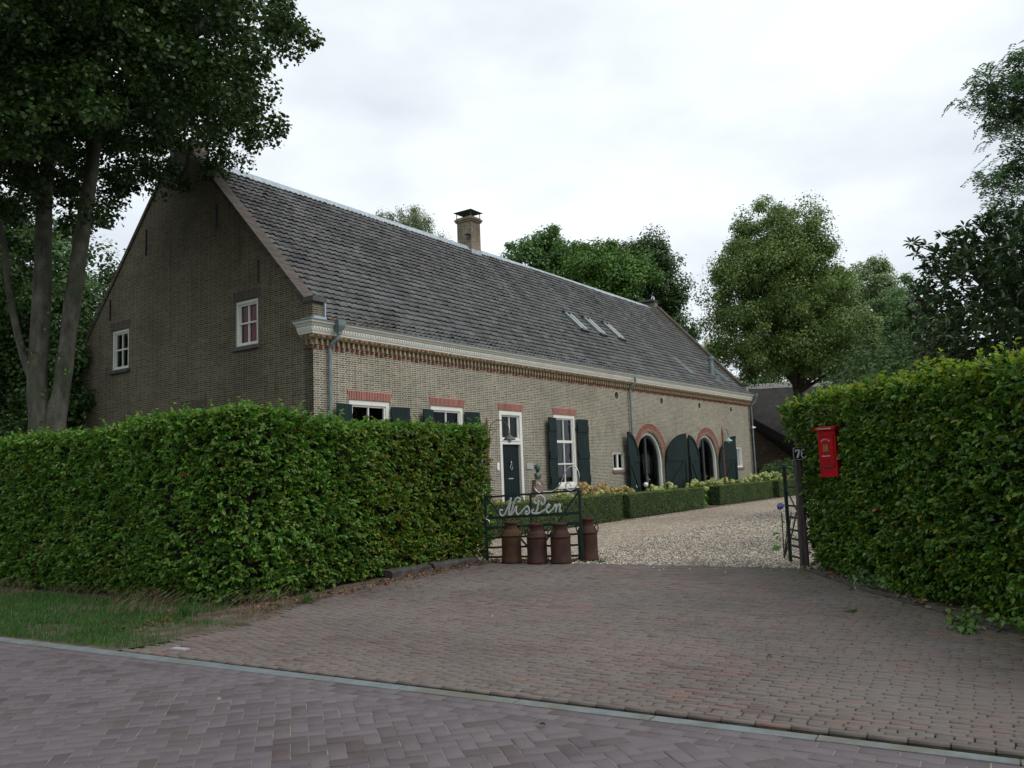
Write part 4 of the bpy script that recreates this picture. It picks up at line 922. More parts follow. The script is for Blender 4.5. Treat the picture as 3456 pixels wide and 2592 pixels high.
for z, rx, ry, cy in RG:
    if z < 1.6: rx *= .7; ry *= .8
    ring = []
    for j in range(28):
        t = 2 * pi * j / 28 - pi / 2; x = rx * cos(t); y = cy + ry * sin(t); fr = max(0, -sin(t)) ** 14
        if 1.70 < z < 1.745: y -= .02 * fr
        if 1.745 < z < 1.77: y += .006 * max(0, cos((t + pi / 2) * 4.5)) * (-sin(t) > .8)
        if 1.66 < z < 1.68: y -= .006 * fr
        ring.append((x, y, z))
    rings.append(ring)
m = MB(); m.loft(rings); m.build('bust', 'bronze', st, smooth=True)
for s in (-1, 1): m = MB(); m.tube([(s * .084, .005, 1.715), (s * .094, .012, 1.735), (s * .09, .015, 1.765)], .009, 6); m.build('ear', 'bronze', st)
m = MB(); m.tube([(-.085, -.06, 1.56), (-.02, -.08, 1.5), (.05, -.075, 1.44)], .012, 6); m.build('robe_fold', 'bronze', st)

def lamp(x, y, label, pole_mat, arm_mat, shade_mat, px, h, rz=0, ax=0.):
    t = thing('garden_lamp', label, 'lamp post', hw(x, y), HROT + rz, 'swan neck garden lamps')
    m = MB(); m.tube([(0, 0, 0), (0, 0, h - .25), (0, 0, h - .1), (0, 0, h)], [.035, .035, .028, .01], 10); m.tube([(0, 0, h - .3), (0, 0, h - .26)], .045, 10); m.build('pole', pole_mat, t, smooth=False)
    R = .32; ctr = .08 + R; za = h - .4
    m = MB(); m.tube([(.0, 0, za - .45), (.07, 0, za - .4), (.08, 0, za - .2)] + [(ctr - R * cos(a), 0, za + R * sin(a)) for a in [pi * i / 16 for i in range(17)]] + [(ctr + R, 0, za - .08)], .013, 8)
    m.tube([(.08, 0, za - .15), (.2, 0, za - .02), (.3, 0, za + .08), (.42, 0, za + .2)], .007, 6)
    m.tube([(.2 + .05 * cos(a) * (1 - a / 9), 0, za + .08 + .05 * sin(a) * (1 - a / 9)) for a in [i * .5 for i in range(14)]], .006, 6)
    m.build('arm', arm_mat, t)
    m = MB(); cx = ctr + R; z = za - .08
    m.lathe([(.03, .05), (.035, -.0), (.06, -.03), (.12, -.07), (.165, -.12), (.17, -.14), (.16, -.14), (.11, -.08), (.03, -.03)], 24, (cx, 0, z)); m.build('shade', shade_mat, t, smooth=True)
    m = MB(); m.lathe([(.03, -.05), (.05, -.1), (.06, -.15), (.045, -.2), (.01, -.215)], 16, (cx, 0, z)); m.build('bulb', 'bulb_glass', t, smooth=True)
    return t
lamp(4.62, -1.5, 'swan neck garden lamp with grey shade hanging in front of the front door window', 'rust_pole', 'rust_pole', 'enamel_grey', 0, 3.12, -.35)
lamp(21.7, -1.5, 'rust red garden lamp post with mint green shade before the last barn shutter', 'rust_pole', 'rust_pole', 'copper_green', 0, 3.3, .0)

gl_ = thing('globe_light', 'small white globe light on a stake at the foot of the leftmost barn shutter', 'garden light', hw(15.2, -.9)); m = MB(); m.tube([(0, 0, 0), (0, 0, .95)], .015, 8); m.build('stake', 'dark_metal', gl_); m = MB(); m.lathe([(.01, -.09), (.06, -.07), (.085, -.02), (.085, .03), (.055, .08), (.01, .095)], 16, (0, 0, 1.02)); m.build('globe', 'ceramic_white', gl_, smooth=True)
ow = thing('stone_owl', 'small pale stone owl standing on the gravel against the far box hedge', 'ornament', hw(30.2, -2.35)); m = MB(); m.lathe([(.07, 0), (.11, .03), (.12, .12), (.1, .2), (.07, .235), (.085, .27), (.08, .32), (.05, .35), (.01, .355)], 14); m.build('figure', 'bird_stone', ow, smooth=True)
m = MB(); 
for s in (-1, 1): m = MB(); m.lathe([(.02, 0), (.004, .04)], 6, (s * .045, 0, .335)); m.build('ear_tuft', 'bird_stone', ow)
bb = thing('bird_bath', 'grey stone bird bath with a stone bird on its rim by the far house corner', 'bird bath', hw(30.9, -.8)); m = MB(); m.lathe([(.16, 0), (.12, .06), (.07, .12), (.07, .65), (.12, .72), (.34, .8), (.36, .86), (.33, .86), (.2, .8), (.02, .79)], 20); m.build('basin', 'concrete', bb, smooth=True)
m = MB(); m.tube([(-.26, 0, .9), (-.2, 0, .95), (-.08, 0, 1.0), (.04, 0, 1.06), (.11, 0, 1.12), (.17, 0, 1.12), (.21, 0, 1.11)], [.012, .04, .09, .08, .05, .04, .008], 10); m.build('stone_bird', 'bird_stone', bb, smooth=True)

# thatched barn at the back, eaves raised over the doors on the left
BY = 54.
barn = thing('thatched_barn', 'low barn with dark thatched roof and brown brick wall behind the farmhouse', 'barn', (0, BY, 0), R_(-3))
m = MB()
def thb(pts_front, th=.4):
    n = len(pts_front); vs = [p for p in pts_front] + [(p[0], p[1] + .1, p[2] - th) for p in pts_front]
    m.add(vs, [tuple(range(n)), tuple(range(2 * n - 1, n - 1, -1))] + [(i, (i + 1) % n, n + (i + 1) % n, n + i) for i in range(n)])
ridgeY = 5.2; Zr = 7.2; sl = .78
def rf(x, z): return (x, ridgeY - (Zr - z) / sl - .0, z)
eave = [(8, 4.95), (15.2, 4.95), (15.8, 4.75), (16.6, 4.1), (18.2, 2.75), (19.6, 1.9), (30, 1.7)]
m = MB(); ne = len(eave); top = [(x, 0) for x, z in eave]; vs = []; NR_ = 10
for (x, z) in eave:
    for k in range(NR_ + 1):
        t = k / NR_; zz_ = z + (Zr - z) * t; p = rf(x, zz_); vs.append((p[0], p[1] - .12 * sin(pi * t), p[2] + .1 * sin(pi * t)))
fs = [(i * (NR_ + 1) + k, (i + 1) * (NR_ + 1) + k, (i + 1) * (NR_ + 1) + k + 1, i * (NR_ + 1) + k + 1) for i in range(ne - 1) for k in range(NR_)]
m.add(vs, fs, 0)
m.add([(30, ridgeY, Zr), (8, ridgeY, Zr), (8, ridgeY + 6, 2), (30, ridgeY + 6, 2)], [(0, 1, 2, 3)])
for (x0, z0), (x1, z1) in zip(eave[:-1], eave[1:]):
    a = rf(x0, z0); b = rf(x1, z1); c_ = (a[0], a[1] + .35, a[2] - .5); d = (b[0], b[1] + .35, b[2] - .5)
    m.add([a, b, d, c_], [(0, 1, 2, 3)], 1)
    e = (a[0], 4.9 + 0 * a[1], a[2] - .45); f_ = (b[0], 4.9, b[2] - .45); m.add([c_, d, f_, e], [(0, 1, 2, 3)], 1)
m.build('roof', ['thatch', 'thatch_edge'], barn, smooth=False, recalc=False)
m = MB()
for k in range(40):
    x0 = 8 + k * .55; m.loft([[(x, ridgeY + a, Zr + b + .03 * sin(x * 1.1)) for a, b in ((-.42, -.28), (-.2, .04), (0, .12), (.3, .0), (.4, -.3))] for x in (x0, x0 + .555)])
m.build('ridge', 'thatch_ridge', barn)
m = MB(); m.box(9, 29, 2.9, 3.1, 0, 4.6); bw_ = m.build('wall', 'barn_brick', barn)
m = MB(); m.box(15.9, 16.9, 2.84, 2.9, .55, 1.35); m.build('window', 'iron_black', barn)
m = MB(); m.box(16.95, 19.5, 2.86, 2.9, 0, 1.5); m.build('rendered_patch', 'concrete', barn)

# ================================================================== HEDGES
def path_sample(path, rng, n):
    P = np.array(path, float); seg = np.linalg.norm(P[1:] - P[:-1], axis=1); cs = np.concatenate([[0], np.cumsum(seg)]); u = rng.random(n) * cs[-1]
    i = np.clip(np.searchsorted(cs, u) - 1, 0, len(seg) - 1); t = ((u - cs[i]) / seg[i])[:, None]; q = P[i] * (1 - t) + P[i + 1] * t; d = (P[i + 1] - P[i]) / seg[i][:, None]
    return q, d, u
def vnoise(x, y, seed=0, o=3):
    r = 0; a = 1; tot = 0
    for k in range(o):
        f = 2 ** k; r = r + a * (np.sin(x * f * 1.7 + seed + 3.1 * k) * np.cos(y * f * 1.3 + 2 * seed + 1.7 * k) + .6 * np.sin((x + y) * f * 2.3 + seed * 5 + k)); tot += a * 1.3; a *= .55
    return r / tot
def hedge(name, label, path, side, thick, hfun, dens, L, mats, seed, fresh=.0, fresh_mi=1, yellow_fn=None, bottom=.03, sprigs=60, sprig_mi=1, lump=.09, cat='hedge', end_caps=True, big=True, aspect=.62, sprig_h=.25, topbulge=0):
    """path = front face line at the ground; side=+1 body lies to the left of the path direction"""
    rng = np.random.default_rng(seed); root = thing(name, label, cat, (0, 0, 0))
    length = sum(math.dist(a, b) for a, b in zip(path[:-1], path[1:]))
    Ps, Ns, Ts, mi = [], [], [], []
    def emit(P, Nn, m_, tdir=None):
        # leaves sit alternately along short shoots growing out of the clipped face
        c = max(1, len(P) // 5); K = 7; P, Nn, m_ = P[:c], Nn[:c], m_[:c]
        D = nrm(Nn * .9 + rng.normal(0, .65, P.shape) + [0, 0, .15]); S_ = nrm(np.cross(D, np.array([[0, 0, 1.]]) + rng.normal(0, .35, P.shape))); Ln = .09 + .12 * rng.random((c, 1)) ** 2
        for k in range(K):
            t = (k + .5) / K; sg = 1 if k % 2 else -1
            Ps.append(P + D * Ln * (t - .45)); Ts.append(D * (.5 + t) + S_ * sg * (1.1 - .8 * t) + rng.normal(0, .25, P.shape) + [0, 0, -.15]); Ns.append(np.cross(S_, D) * np.sign(np.cross(S_, D)[:, 2:3] + 1e-6) + Nn * .35 + rng.normal(0, .33, P.shape)); mi.append(m_)
        return
        n = len(P); Ps.append(P); r = rng.normal(0, .55, (n, 3)); nn = Nn + r + [0, 0, .55]; Ns.append(nn)
        T = Nn * .6 + rng.normal(0, .6, (n, 3)) + [0, 0, -.25] if tdir is None else tdir; Ts.append(T); mi.append(m_)
    for face in (1, 0):     # front and back faces
        hmax = 2.8; n = int(dens * length * 2.6 * (1 if face else .25))
        q, d, u = path_sample(path, rng, n); nrm2 = np.stack([d[:, 1], -d[:, 0]], 1) * side     # outward (front)
        h = hfun(u); z = bottom + (h - bottom) * rng.random(n)
        bump = lump * vnoise(u * 1.6, z * 1.9, seed) + .03 * vnoise(u * 6, z * 7, seed + 1)
        off = bump - np.abs(rng.normal(0, .075, n)) + .02; off -= (.07 if u[0] < 0 else .09) * np.clip((.4 - z) / .4, 0, 1) + .09 * np.clip((z - h + .14) / .14, 0, 1) ** 2
        if topbulge: off += topbulge * np.clip((z - 1.75) / .35, 0, 1) * np.clip(1.3 - u, 0, 1)
        if not face: off = -thick - off
        P = np.concatenate([q + nrm2 * off[:, None], z[:, None]], 1); Nn = np.concatenate([nrm2 * (1 if face else -1), np.zeros((n, 1))], 1)
        m_ = np.zeros(n, int); fr = rng.random(n) < fresh + .5 * np.clip((z - h + .22) / .22, 0, 1); m_[fr] = fresh_mi
        if yellow_fn is not None: yy = rng.random(n) < yellow_fn(u, z); m_[yy & ~fr] = 2
        br = rng.random(n) < .0022; m_[br] = len(mats) - 1
        emit(P, Nn, m_)
    n = int(dens * length * thick * .9); q, d, u = path_sample(path, rng, n); nrm2 = np.stack([d[:, 1], -d[:, 0]], 1) * side; h = hfun(u)
    w_ = rng.random(n) * thick; P = np.concatenate([q - nrm2 * w_[:, None], (h + .05 * vnoise(u * 3, w_ * 3, seed) - np.abs(rng.normal(0, .03, n)))[:, None]], 1)
    m_ = np.where(rng.random(n) < .55, fresh_mi, 0); emit(P, np.tile([0, 0, 1.], (n, 1)), m_)
    if end_caps:
        for end in (0, 1):
            n = int(dens * thick * 2.5); p = np.array(path[0 if end == 0 else -1]); q0 = np.array(path[1 if end == 0 else -2]); d = (p - q0) / np.linalg.norm(p - q0)
            dd = d if end else -d; nn2 = np.array([dd[1], -dd[0]]) * side; hh = hfun(np.array([0. if end == 0 else length]))[0]
            w_ = rng.random(n) * thick; z = bottom + (hh - bottom) * rng.random(n); off = lump * vnoise(w_ * 2, z * 2, seed + 7) + .02 - np.abs(rng.normal(0, .04, n)) - .12 * np.clip((.4 - z) / .4, 0, 1)
            P = np.concatenate([p[None] - nn2[None] * w_[:, None] + d[None] * off[:, None], z[:, None]], 1)
            m_ = np.where(rng.random(n) < fresh + .4 * (z > hh - .2), fresh_mi, 0)
            if yellow_fn is not None: m_[rng.random(n) < .4] = 2
            emit(P, np.tile([d[0], d[1], 0.], (n, 1)), m_)
    # sprigs standing above the clipped top
    tw = MB()
    for k in range(sprigs):
        q, d, u = path_sample(path, rng, 1); nn2 = np.array([d[0, 1], -d[0, 0]]) * side; h = hfun(u)[0]; w_ = rng.random() ** 1.5 * thick * .8; hh = sprig_h * (.25 + rng.random() ** 2.2)
        b = np.array([*(q[0] - nn2 * w_), h - .05]); ln = np.array([rng.normal(0, .3), rng.normal(0, .3), 1]) ; tip = b + ln * hh
        tw.tube([tuple(b), tuple((b + tip) / 2), tuple(tip)], [.003, .003, .0015], 4, caps=False)
        c = int(5 + hh * 28); t = rng.random(c) ** .8; P = b + (tip - b) * t[:, None]; a = rng.random(c) * 2 * pi
        o = np.stack([np.cos(a), np.sin(a), .5 + 0 * a], 1); Ps.append(P); Ts.append(o); Ns.append(np.stack([-.4 * np.cos(a), -.4 * np.sin(a), 1 + 0 * a], 1) + rng.normal(0, .3, (c, 3))); mi.append(np.full(c, sprig_mi))
    P = np.concatenate(Ps); 
    leaves('foliage', P, np.concatenate(Ns), np.concatenate(Ts), L * (.65 + .6 * rng.random(len(P))), mats, root, np.concatenate(mi), aspect=aspect, big=big, rng=rng)
    if sprigs: tag(tw.build('twig', 'twig', root, recalc=False), kind='stuff')
    # solid core, its near-black colour paints the shade between the leaves
    m = MB(); pts = np.array(path); K = len(pts); vs = []
    cs = np.concatenate([[0], np.cumsum(np.linalg.norm(pts[1:] - pts[:-1], axis=1))])
    for k in range(K):
        d = pts[min(k + 1, K - 1)] - pts[max(k - 1, 0)]; d = d / np.linalg.norm(d); nn2 = np.array([d[1], -d[0]]) * side; e = d * (.1 if k == 0 else (-.1 if k == K - 1 else 0))
        a = pts[k] - nn2 * .27 + e; b = pts[k] - nn2 * (thick - .14) + e; h = hfun(np.array([cs[k]]))[0] - .12
        a2 = a - nn2 * .1
        vs.append([(a2[0], a2[1], .05), (a[0], a[1], .45), (a[0], a[1], h), (b[0], b[1], h), (b[0], b[1], .05)])
    m.loft(vs); m.build('shade_core', 'hedge_shade', root)
    return root
HL = [(-16, 19.2), (-12.5, 16.9), (-9.3, 14.7), (-6.2, 12.6), (-4.6, 11.35), (-3.75, 11.0), (-3.25, 11.35), (-2.75, 12.5), (-2.05, 13.9), (-1.35, 14.9), (-.5, 15.68)]
hl_len = np.concatenate([[0], np.cumsum([math.dist(a, b) for a, b in zip(HL[:-1], HL[1:])])])
hz = [2.47, 2.47, 2.47, 2.5, 2.54, 2.55, 2.5, 2.49, 2.48, 2.48, 2.48]
hedge('clipped_hedge', 'long tall clipped beech hedge running from the left edge to the milk cans', HL, 1, .9, lambda u: np.interp(u, hl_len, hz) + .02 * np.sin(u * 2.1) + .03 * np.sin(u * .9 + 1), 1500, .06,
      ['leaf_hedge', 'leaf_fresh', 'leaf_hedge_yellow', 'leaf_brown'], 21, fresh=.06, yellow_fn=lambda u, z: .03 + .55 * np.clip((u - hl_len[7]) / 1.5, 0, 1), sprigs=420, sprig_h=.2)
HRp = [(4.5, 13.0), (4.42, 12), (4.4, 10.5), (4.45, 9), (4.5, 7.4), (4.6, 5.9), (4.7, 4.6)]
hr_len = np.concatenate([[0], np.cumsum([math.dist(a, b) for a, b in zip(HRp[:-1], HRp[1:])])])
hedge('clipped_hedge', 'tall clipped beech hedge along the right of the driveway, holding the red mailbox', HRp, 1, .9, lambda u: 2.53 - .02 * u + .02 * np.sin(u * 3), 1650, .057,
      ['leaf_hedge_right', 'leaf_fresh_yellow', 'leaf_hedge_yellow', 'leaf_brown'], 33, fresh=.02, yellow_fn=lambda u, z: .07 + .05 * (z > 1.8), sprigs=200, sprig_h=.22, topbulge=.3)
# leaves hanging over the number plate and mailbox foot
rg = np.random.default_rng(5)
def box_hedge(x0, x1, y0, y1, h, label, seed):
    root = thing('box_hedge', label, 'box hedge', (0, 0, 0), 0, 'low box hedges along the house front'); rng = np.random.default_rng(seed)
    Ps, Ns, mi = [], [], []
    def face(n, fx): P, Nn, m_ = fx(n); Ps.append(P); Ns.append(np.tile(Nn, (n, 1)).astype(float)); mi.append(np.full(n, m_))
    A = 1700; U = lambda n, a, b: a + (b - a) * rng.random(n)
    wob = lambda a, b: .025 * vnoise(a * 2.2, b * 3, seed)
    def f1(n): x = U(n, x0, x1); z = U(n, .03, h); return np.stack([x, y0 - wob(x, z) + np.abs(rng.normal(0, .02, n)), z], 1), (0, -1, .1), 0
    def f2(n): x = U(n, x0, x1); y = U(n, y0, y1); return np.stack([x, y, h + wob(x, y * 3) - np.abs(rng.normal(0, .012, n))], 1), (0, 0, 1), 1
    def f3(n): y = U(n, y0, y1); z = U(n, .03, h); return np.stack([x0 + wob(y * 3, z) + np.abs(rng.normal(0, .02, n)), y, z], 1), (-1, 0, .1), 0
    def f4(n): y = U(n, y0, y1); z = U(n, .03, h); return np.stack([x1 - wob(y * 3, z) - np.abs(rng.normal(0, .02, n)), y, z], 1), (1, 0, .1), 0
    face(int(A * (x1 - x0) * h), f1); face(int(A * (x1 - x0) * (y1 - y0)), f2); face(int(A * (y1 - y0) * h), f3); face(int(A * (y1 - y0) * h), f4)
    P = np.concatenate(Ps); Nn = np.concatenate(Ns) + rng.normal(0, .5, (len(P), 3)); R = np.array(HM.to_3x3()); P = P @ R.T + [HX, HY, 0]; Nn = Nn @ R.T
    leaves('foliage', P, Nn, rng.normal(size=P.shape), .028 * (.7 + .6 * rng.random(len(P))), ['leaf_box', 'leaf_box_lit_top'], root, np.concatenate(mi), aspect=.75, big=False, rng=rng)
    m = MB(); m.X = HM; m.box(x0 + .05, x1 - .05, y0 + .05, y1 - .05, .0, h - .04); m.build('shade_core', 'hedge_shade', root)  # solid core coloured near-black as the shade behind the box leaves
    return root
box_hedge(1.2, 10.9, -2.15, -1.5, .84, 'low box hedge behind the lettered gate, nearest of the row', 41)
box_hedge(11.7, 18.1, -2.0, -1.3, .8, 'low box hedge in front of the small barred window and first arch', 42)
box_hedge(20.4, 27.3, -1.75, -1.1, .8, 'low box hedge in front of the second arch and the rust red lamp post', 43)
box_hedge(27.7, 33.5, -1.95, -1.25, .82, 'low box hedge farthest back with the stone owl at its foot', 44)
# stone edging under the left hedge
for i, (a, b) in enumerate((((-2.05, 13.55), (-1.5, 14.35)), ((-1.45, 14.42), (-.75, 15.25)))):
    m = MB(); d = Vector((b[0] - a[0], b[1] - a[1], 0)); L0 = d.length; r = random.Random(i); n = 7
    rings = []
    for k in range(n + 1):
        rings.append([(k / n * L0, y + r.uniform(-.01, .01), z + r.uniform(-.012, .012)) for y, z in ((-.02, -.02), (-.02, .07), (.02, .1), (.15, .11), (.15, -.02))])
    m.loft(rings); o = m.build('edging_slab', 'stone_edging'); o.location = (a[0], a[1], 0); o.rotation_euler = (0, 0, math.atan2(d.y, d.x))
    tag(o, ('rough dark stone slab under the left hedge, farther from the milk cans', 'rough dark stone slab under the left hedge end, close to the milk cans')[i], 'stone slab', 'stone slabs edging the hedge')
m = MB(); pp = [(4.28, 12.72), (4.24, 11.6), (4.22, 10.3), (4.3, 9.0), (4.4, 7.6), (4.5, 5.6)]
m.loft([[(x + a, y, z) for a, z in ((-.06, -.02), (-.06, .012), (.04, .018), (.04, -.02))] for x, y in pp]); tag(m.build('edging_band', 'stone_edging'), kind='structure')

# hydrangeas
def bloom_mesh(mat, seed, r=.115, n=80):
    rng = np.random.default_rng(seed); d = sph(n, rng); d[:, 2] *= .8
    V_ = leaves('flower_head', d * r * .8 - d * .02, d + rng.normal(0, .25, d.shape), rng.normal(size=d.shape), r * .5, mat, None, aspect=.9, fold=.1, big=False, rng=rng); me = V_.data; bpy.data.objects.remove(V_); return me
BL = {k: [bloom_mesh(k, s) for s in (1, 2)] for k in ('petal_cream', 'petal_pink', 'petal_purple')}
def hydrangea(x, y, w_, h, nb, kind, label, seed, world_=False, grp='hydrangea bushes in front of the house wall'):
    rng = np.random.default_rng(seed); loc = (x, y, 0) if world_ else hw(x, y); t = thing('hydrangea', label, 'hydrangea', loc, HROT, grp)
    n = int(420 * w_ * min(1, w_)); d = sph(n, rng); d[:, 2] = np.abs(d[:, 2]); P = d * [w_ / 2, min(.42, w_), h * .92] * (.6 + .4 * rng.random((n, 1))); 
    leaves('foliage', P, d + [0, 0, .6] + rng.normal(0, .4, d.shape), d + rng.normal(0, .6, d.shape), .12 * (.7 + .6 * rng.random(n)), 'leaf_hydrangea', t, aspect=.62, rng=rng)
    m = MB(); 
    for k in range(6): a = rng.random() * 6.28; m.tube([(0, 0, 0), (cos(a) * w_ * .2, sin(a) * .2, h * .5), (cos(a) * w_ * .35, sin(a) * .3, h * .85)], .01, 5)
    m.build('stem', 'twig', t)
    for k in range(nb):
        a = rng.random() * 6.28; rr = rng.random() ** .5 * (kind != 'petal_purple'); px, py = cos(a) * rr * w_ / 2, sin(a) * rr * .42
        o = link('flower_head', BL[kind if rng.random() > .25 else ('petal_cream' if kind != 'petal_purple' else kind)][rng.integers(2)], t)
        o.location = (px, py, h * (.98 - .35 * rr ** 2) + rng.normal(0, .03)); s_ = rng.uniform(.8, 1.25) * (.85 if kind == 'petal_purple' else 1); o.scale = (s_, s_, s_ * .9); o.rotation_euler = (rng.random(), rng.random(), rng.random() * 6)
    return t
for i, (x, w_, h, nb, kind, lab) in enumerate((
    (5.6, 1.0, .85, 6, 'petal_pink', 'small hydrangea with peach flower heads showing above the left part of the gate'),
    (7.0, 1.0, .95, 7, 'petal_pink', 'hydrangea with cream and peach flower heads at the foot of the front door'),
    (9.3, 1.1, .95, 9, 'petal_cream', 'pale green hydrangea below the large window, seen through the gate scroll'),
    (10.7, 1.3, 1.12, 14, 'petal_pink', 'peach flowered hydrangea under the sill of the tall shuttered window'),
    (12.0, 1.4, 1.08, 16, 'petal_pink', 'peach flowered hydrangea between the tall window and the little barred window'),
    (13.4, 1.3, 1.0, 15, 'petal_pink', 'reddish peach hydrangea left of the white globe light'),
    (15.9, 1.2, .9, 9, 'petal_cream', 'small cream hydrangea in front of the leftmost barn shutter'),
    (17.3, 1.3, 1.0, 9, 'petal_cream', 'cream hydrangea in front of the first arched doorway'),
    (20.0, 1.3, 1.02, 12, 'petal_cream', 'cream hydrangea between the two pairs of barn shutters'),
    (21.9, 1.4, 1.05, 15, 'petal_cream', 'cream hydrangea left of the rust red lamp post'),
    (23.6, 1.4, 1.0, 13, 'petal_cream', 'cream hydrangea in front of the second arched doorway'),
    (25.4, 1.4, .98, 14, 'petal_cream', 'cream hydrangea before the last barn shutter'),
    (27.2, 1.4, 1.1, 15, 'petal_cream', 'cream hydrangea below the far white window'),
    (28.9, 1.5, 1.15, 18, 'petal_cream', 'large cream hydrangea by the far house corner'),
    (30.6, 1.5, 1.15, 18, 'petal_cream', 'cream hydrangea just past the far house corner'),
    (32.4, 1.5, 1.2, 18, 'petal_pink', 'cream and pinkish hydrangea farthest along the box hedge'))):
    hydrangea(x, -.85, w_, h + .06, int(nb * 1.5), kind, lab, 60 + i)
hydrangea(4.42, 14.05, .16, .9, 1, 'petal_purple', 'small purple hydrangea peeping out beside the right gate', 90, True, None)

def shrub(label, x, y, rx, ry, rz_, L, mat, n, seed, zc=None, cat='shrub', name='shrub', big=False, lumps=9, aspect=.6):
    rng = np.random.default_rng(seed); t = thing(name, label, cat, (x, y, 0)); zc = rz_ if zc is None else zc
    C = sph(lumps, rng) * [rx * .6, ry * .6, rz_ * .55] + [0, 0, zc]; i = rng.integers(lumps, size=n); d = sph(n, rng); rr = min(rx, ry, rz_) * .55
    P = C[i] + d * rr * (.55 + .5 * rng.random((n, 1))); P[:, 2] = np.maximum(P[:, 2], .03)
    leaves('foliage', P, d + [0, 0, .5] + rng.normal(0, .4, d.shape), d + rng.normal(0, .7, d.shape), L * (.7 + .6 * rng.random(n)), mat, t, aspect=aspect, big=big, rng=rng)
    m = MB()
    for c in C[:7]: m.tube([(0, 0, 0), tuple(c * [.4, .4, .55]), tuple(c)], [.06 * rz_ / 2, .04 * rz_ / 2, .015], 6)
    m.build('stem', 'bark_dark', t); return t
shrub('dark green rhododendron against the barn wall beyond the far house corner', 14.6, 45.6, 1.5, 1., .95, .16, 'leaf_mid', 2600, 71)

# ================================================================== TREES
def crown_pts(rng, n, clumps, cr, squash=.8, inner=.5):
    i = rng.integers(len(clumps), size=n); d = sph(n, rng); r = cr[i][:, None] * (inner + (1.08 - inner) * rng.random((n, 1)) ** .6)
    P = clumps[i] + d * r * [1, 1, squash]; return P, d
def tree(label, x, y, crowns, ncl, clr, nleaf, L, mat, seed, tr=.3, top=None, bark='bark_dark', name='tree', cat='tree', group=None, droop=0., aspect=.65, low=.5, trunk_path=None, extra=None, big=False, limbs=12, keep=None, under=None):
    """crowns: list of ellipsoids (cx,cy,cz,rx,ry,rz) relative to the foot"""
    rng = np.random.default_rng(seed); t = thing(name, label, cat, (x, y, 0), 0, group); vol = np.array([c[3] * c[4] * c[5] for c in crowns]); C = []
    ncl = int(ncl * 1.7)
    while len(C) < ncl:
        k = rng.choice(len(crowns), p=vol / vol.sum()); c = crowns[k]; d = sph(1, rng)[0]; r = rng.random() ** .4; 
        p = np.array(c[:3]) + d * np.array(c[3:]) * r * .9
        if keep is None or keep(p): C.append(p)
    if extra: C += [np.array(e[:3]) for e in extra]
    C = np.array(C); cr = clr * (.35 + .85 * rng.random(len(C)) ** 1.3)
    if extra: cr[-len(extra):] = [e[3] for e in extra]
    nleaf = int(nleaf * 2.5); L = L * .98; P, d = crown_pts(rng, nleaf, C, cr, .8, .3); P += rng.normal(0, .09, P.shape)
    if droop: P[:, 2] -= droop * rng.random(len(P)) ** 2 * np.linalg.norm(d[:, :2], axis=1)
    T = d * .6 + rng.normal(0, .6, d.shape) + [0, 0, -.4 - droop]
    mi = None; mats = mat
    leaves('crown', P, d + [0, 0, .7] + rng.normal(0, .45, d.shape), T, L * (.65 + .7 * rng.random(nleaf)), mats, t, mi, aspect=aspect, big=big, rng=rng)
    top = top or max(c[2] + c[5] * .6 for c in crowns); m = MB(); tp = trunk_path or [(0, 0, 0), (.05, 0, top * .3), (-.05, .05, top * .65), (0, 0, top)]
    k = len(tp); m.tube(tp, [tr * (1.25 if i == 0 else 1) * (1 - .85 * i / (k - 1)) + .02 for i in range(k)], 10)
    for c in C[rng.permutation(len(C))[:limbs]]:
        z0 = min(top * (.35 + .4 * rng.random()), c[2] * .8); base = np.array([0, 0, z0]); mid = base * .45 + c * .55 + [0, 0, .15 * (c[2] - z0)]
        m.tube([tuple(base), tuple(mid), tuple(c)], [tr * .35, tr * .2, .02], 6)
    m.build('trunk', bark, t, smooth=True); return t

# the big linden on the left, twin stems, low hanging crown
big = thing('linden_tree', 'huge dark linden with twin grey trunks overhanging the left side of the picture', 'tree', (-9.5, 17, 0))
m = MB(); r9 = random.Random(9)
def stem(path, rad, n=14):
    q = []; P = [Vector(p) for p in path]; rr = []
    for i in range(len(P) - 1):
        p0, p1, p2, p3 = P[max(i - 1, 0)], P[i], P[i + 1], P[min(i + 2, len(P) - 1)]
        for j in range(5):
            t = j / 5; q.append(.5 * ((2 * p1) + (p2 - p0) * t + (2 * p0 - 5 * p1 + 4 * p2 - p3) * t * t + (3 * p1 - p0 - 3 * p2 + p3) * t ** 3)); rr.append((rad[i] * (1 - t) + rad[i + 1] * t) * r9.uniform(.95, 1.05))
    q.append(P[-1]); rr.append(rad[-1]); m.tube(q, rr, n)
stem([(-.14, 0, 0), (-.18, 0, 1.5), (-.24, 0, 3.1), (-.32, 0, 3.8), (-.27, 0, 5.6), (-.3, .1, 8.2), (-.2, .3, 11), (-.5, .4, 14)], [.36, .28, .22, .2, .175, .15, .11, .05])
stem([(.1, 0, 0), (.09, 0, 1.5), (.09, 0, 3.0), (.2, 0, 3.8), (.38, 0, 5.5), (.63, 0, 7.6), (.75, .1, 9), (1.0, .2, 12), (1.2, 0, 14.5)], [.33, .24, .2, .175, .165, .15, .12, .08, .04])
stem([(-.3, 0, 3.6), (-.62, -.1, 4.6), (-.85, -.2, 5.8), (-1.1, -.2, 7.2), (-2, -.5, 9)], [.11, .075, .065, .06, .03], 10)
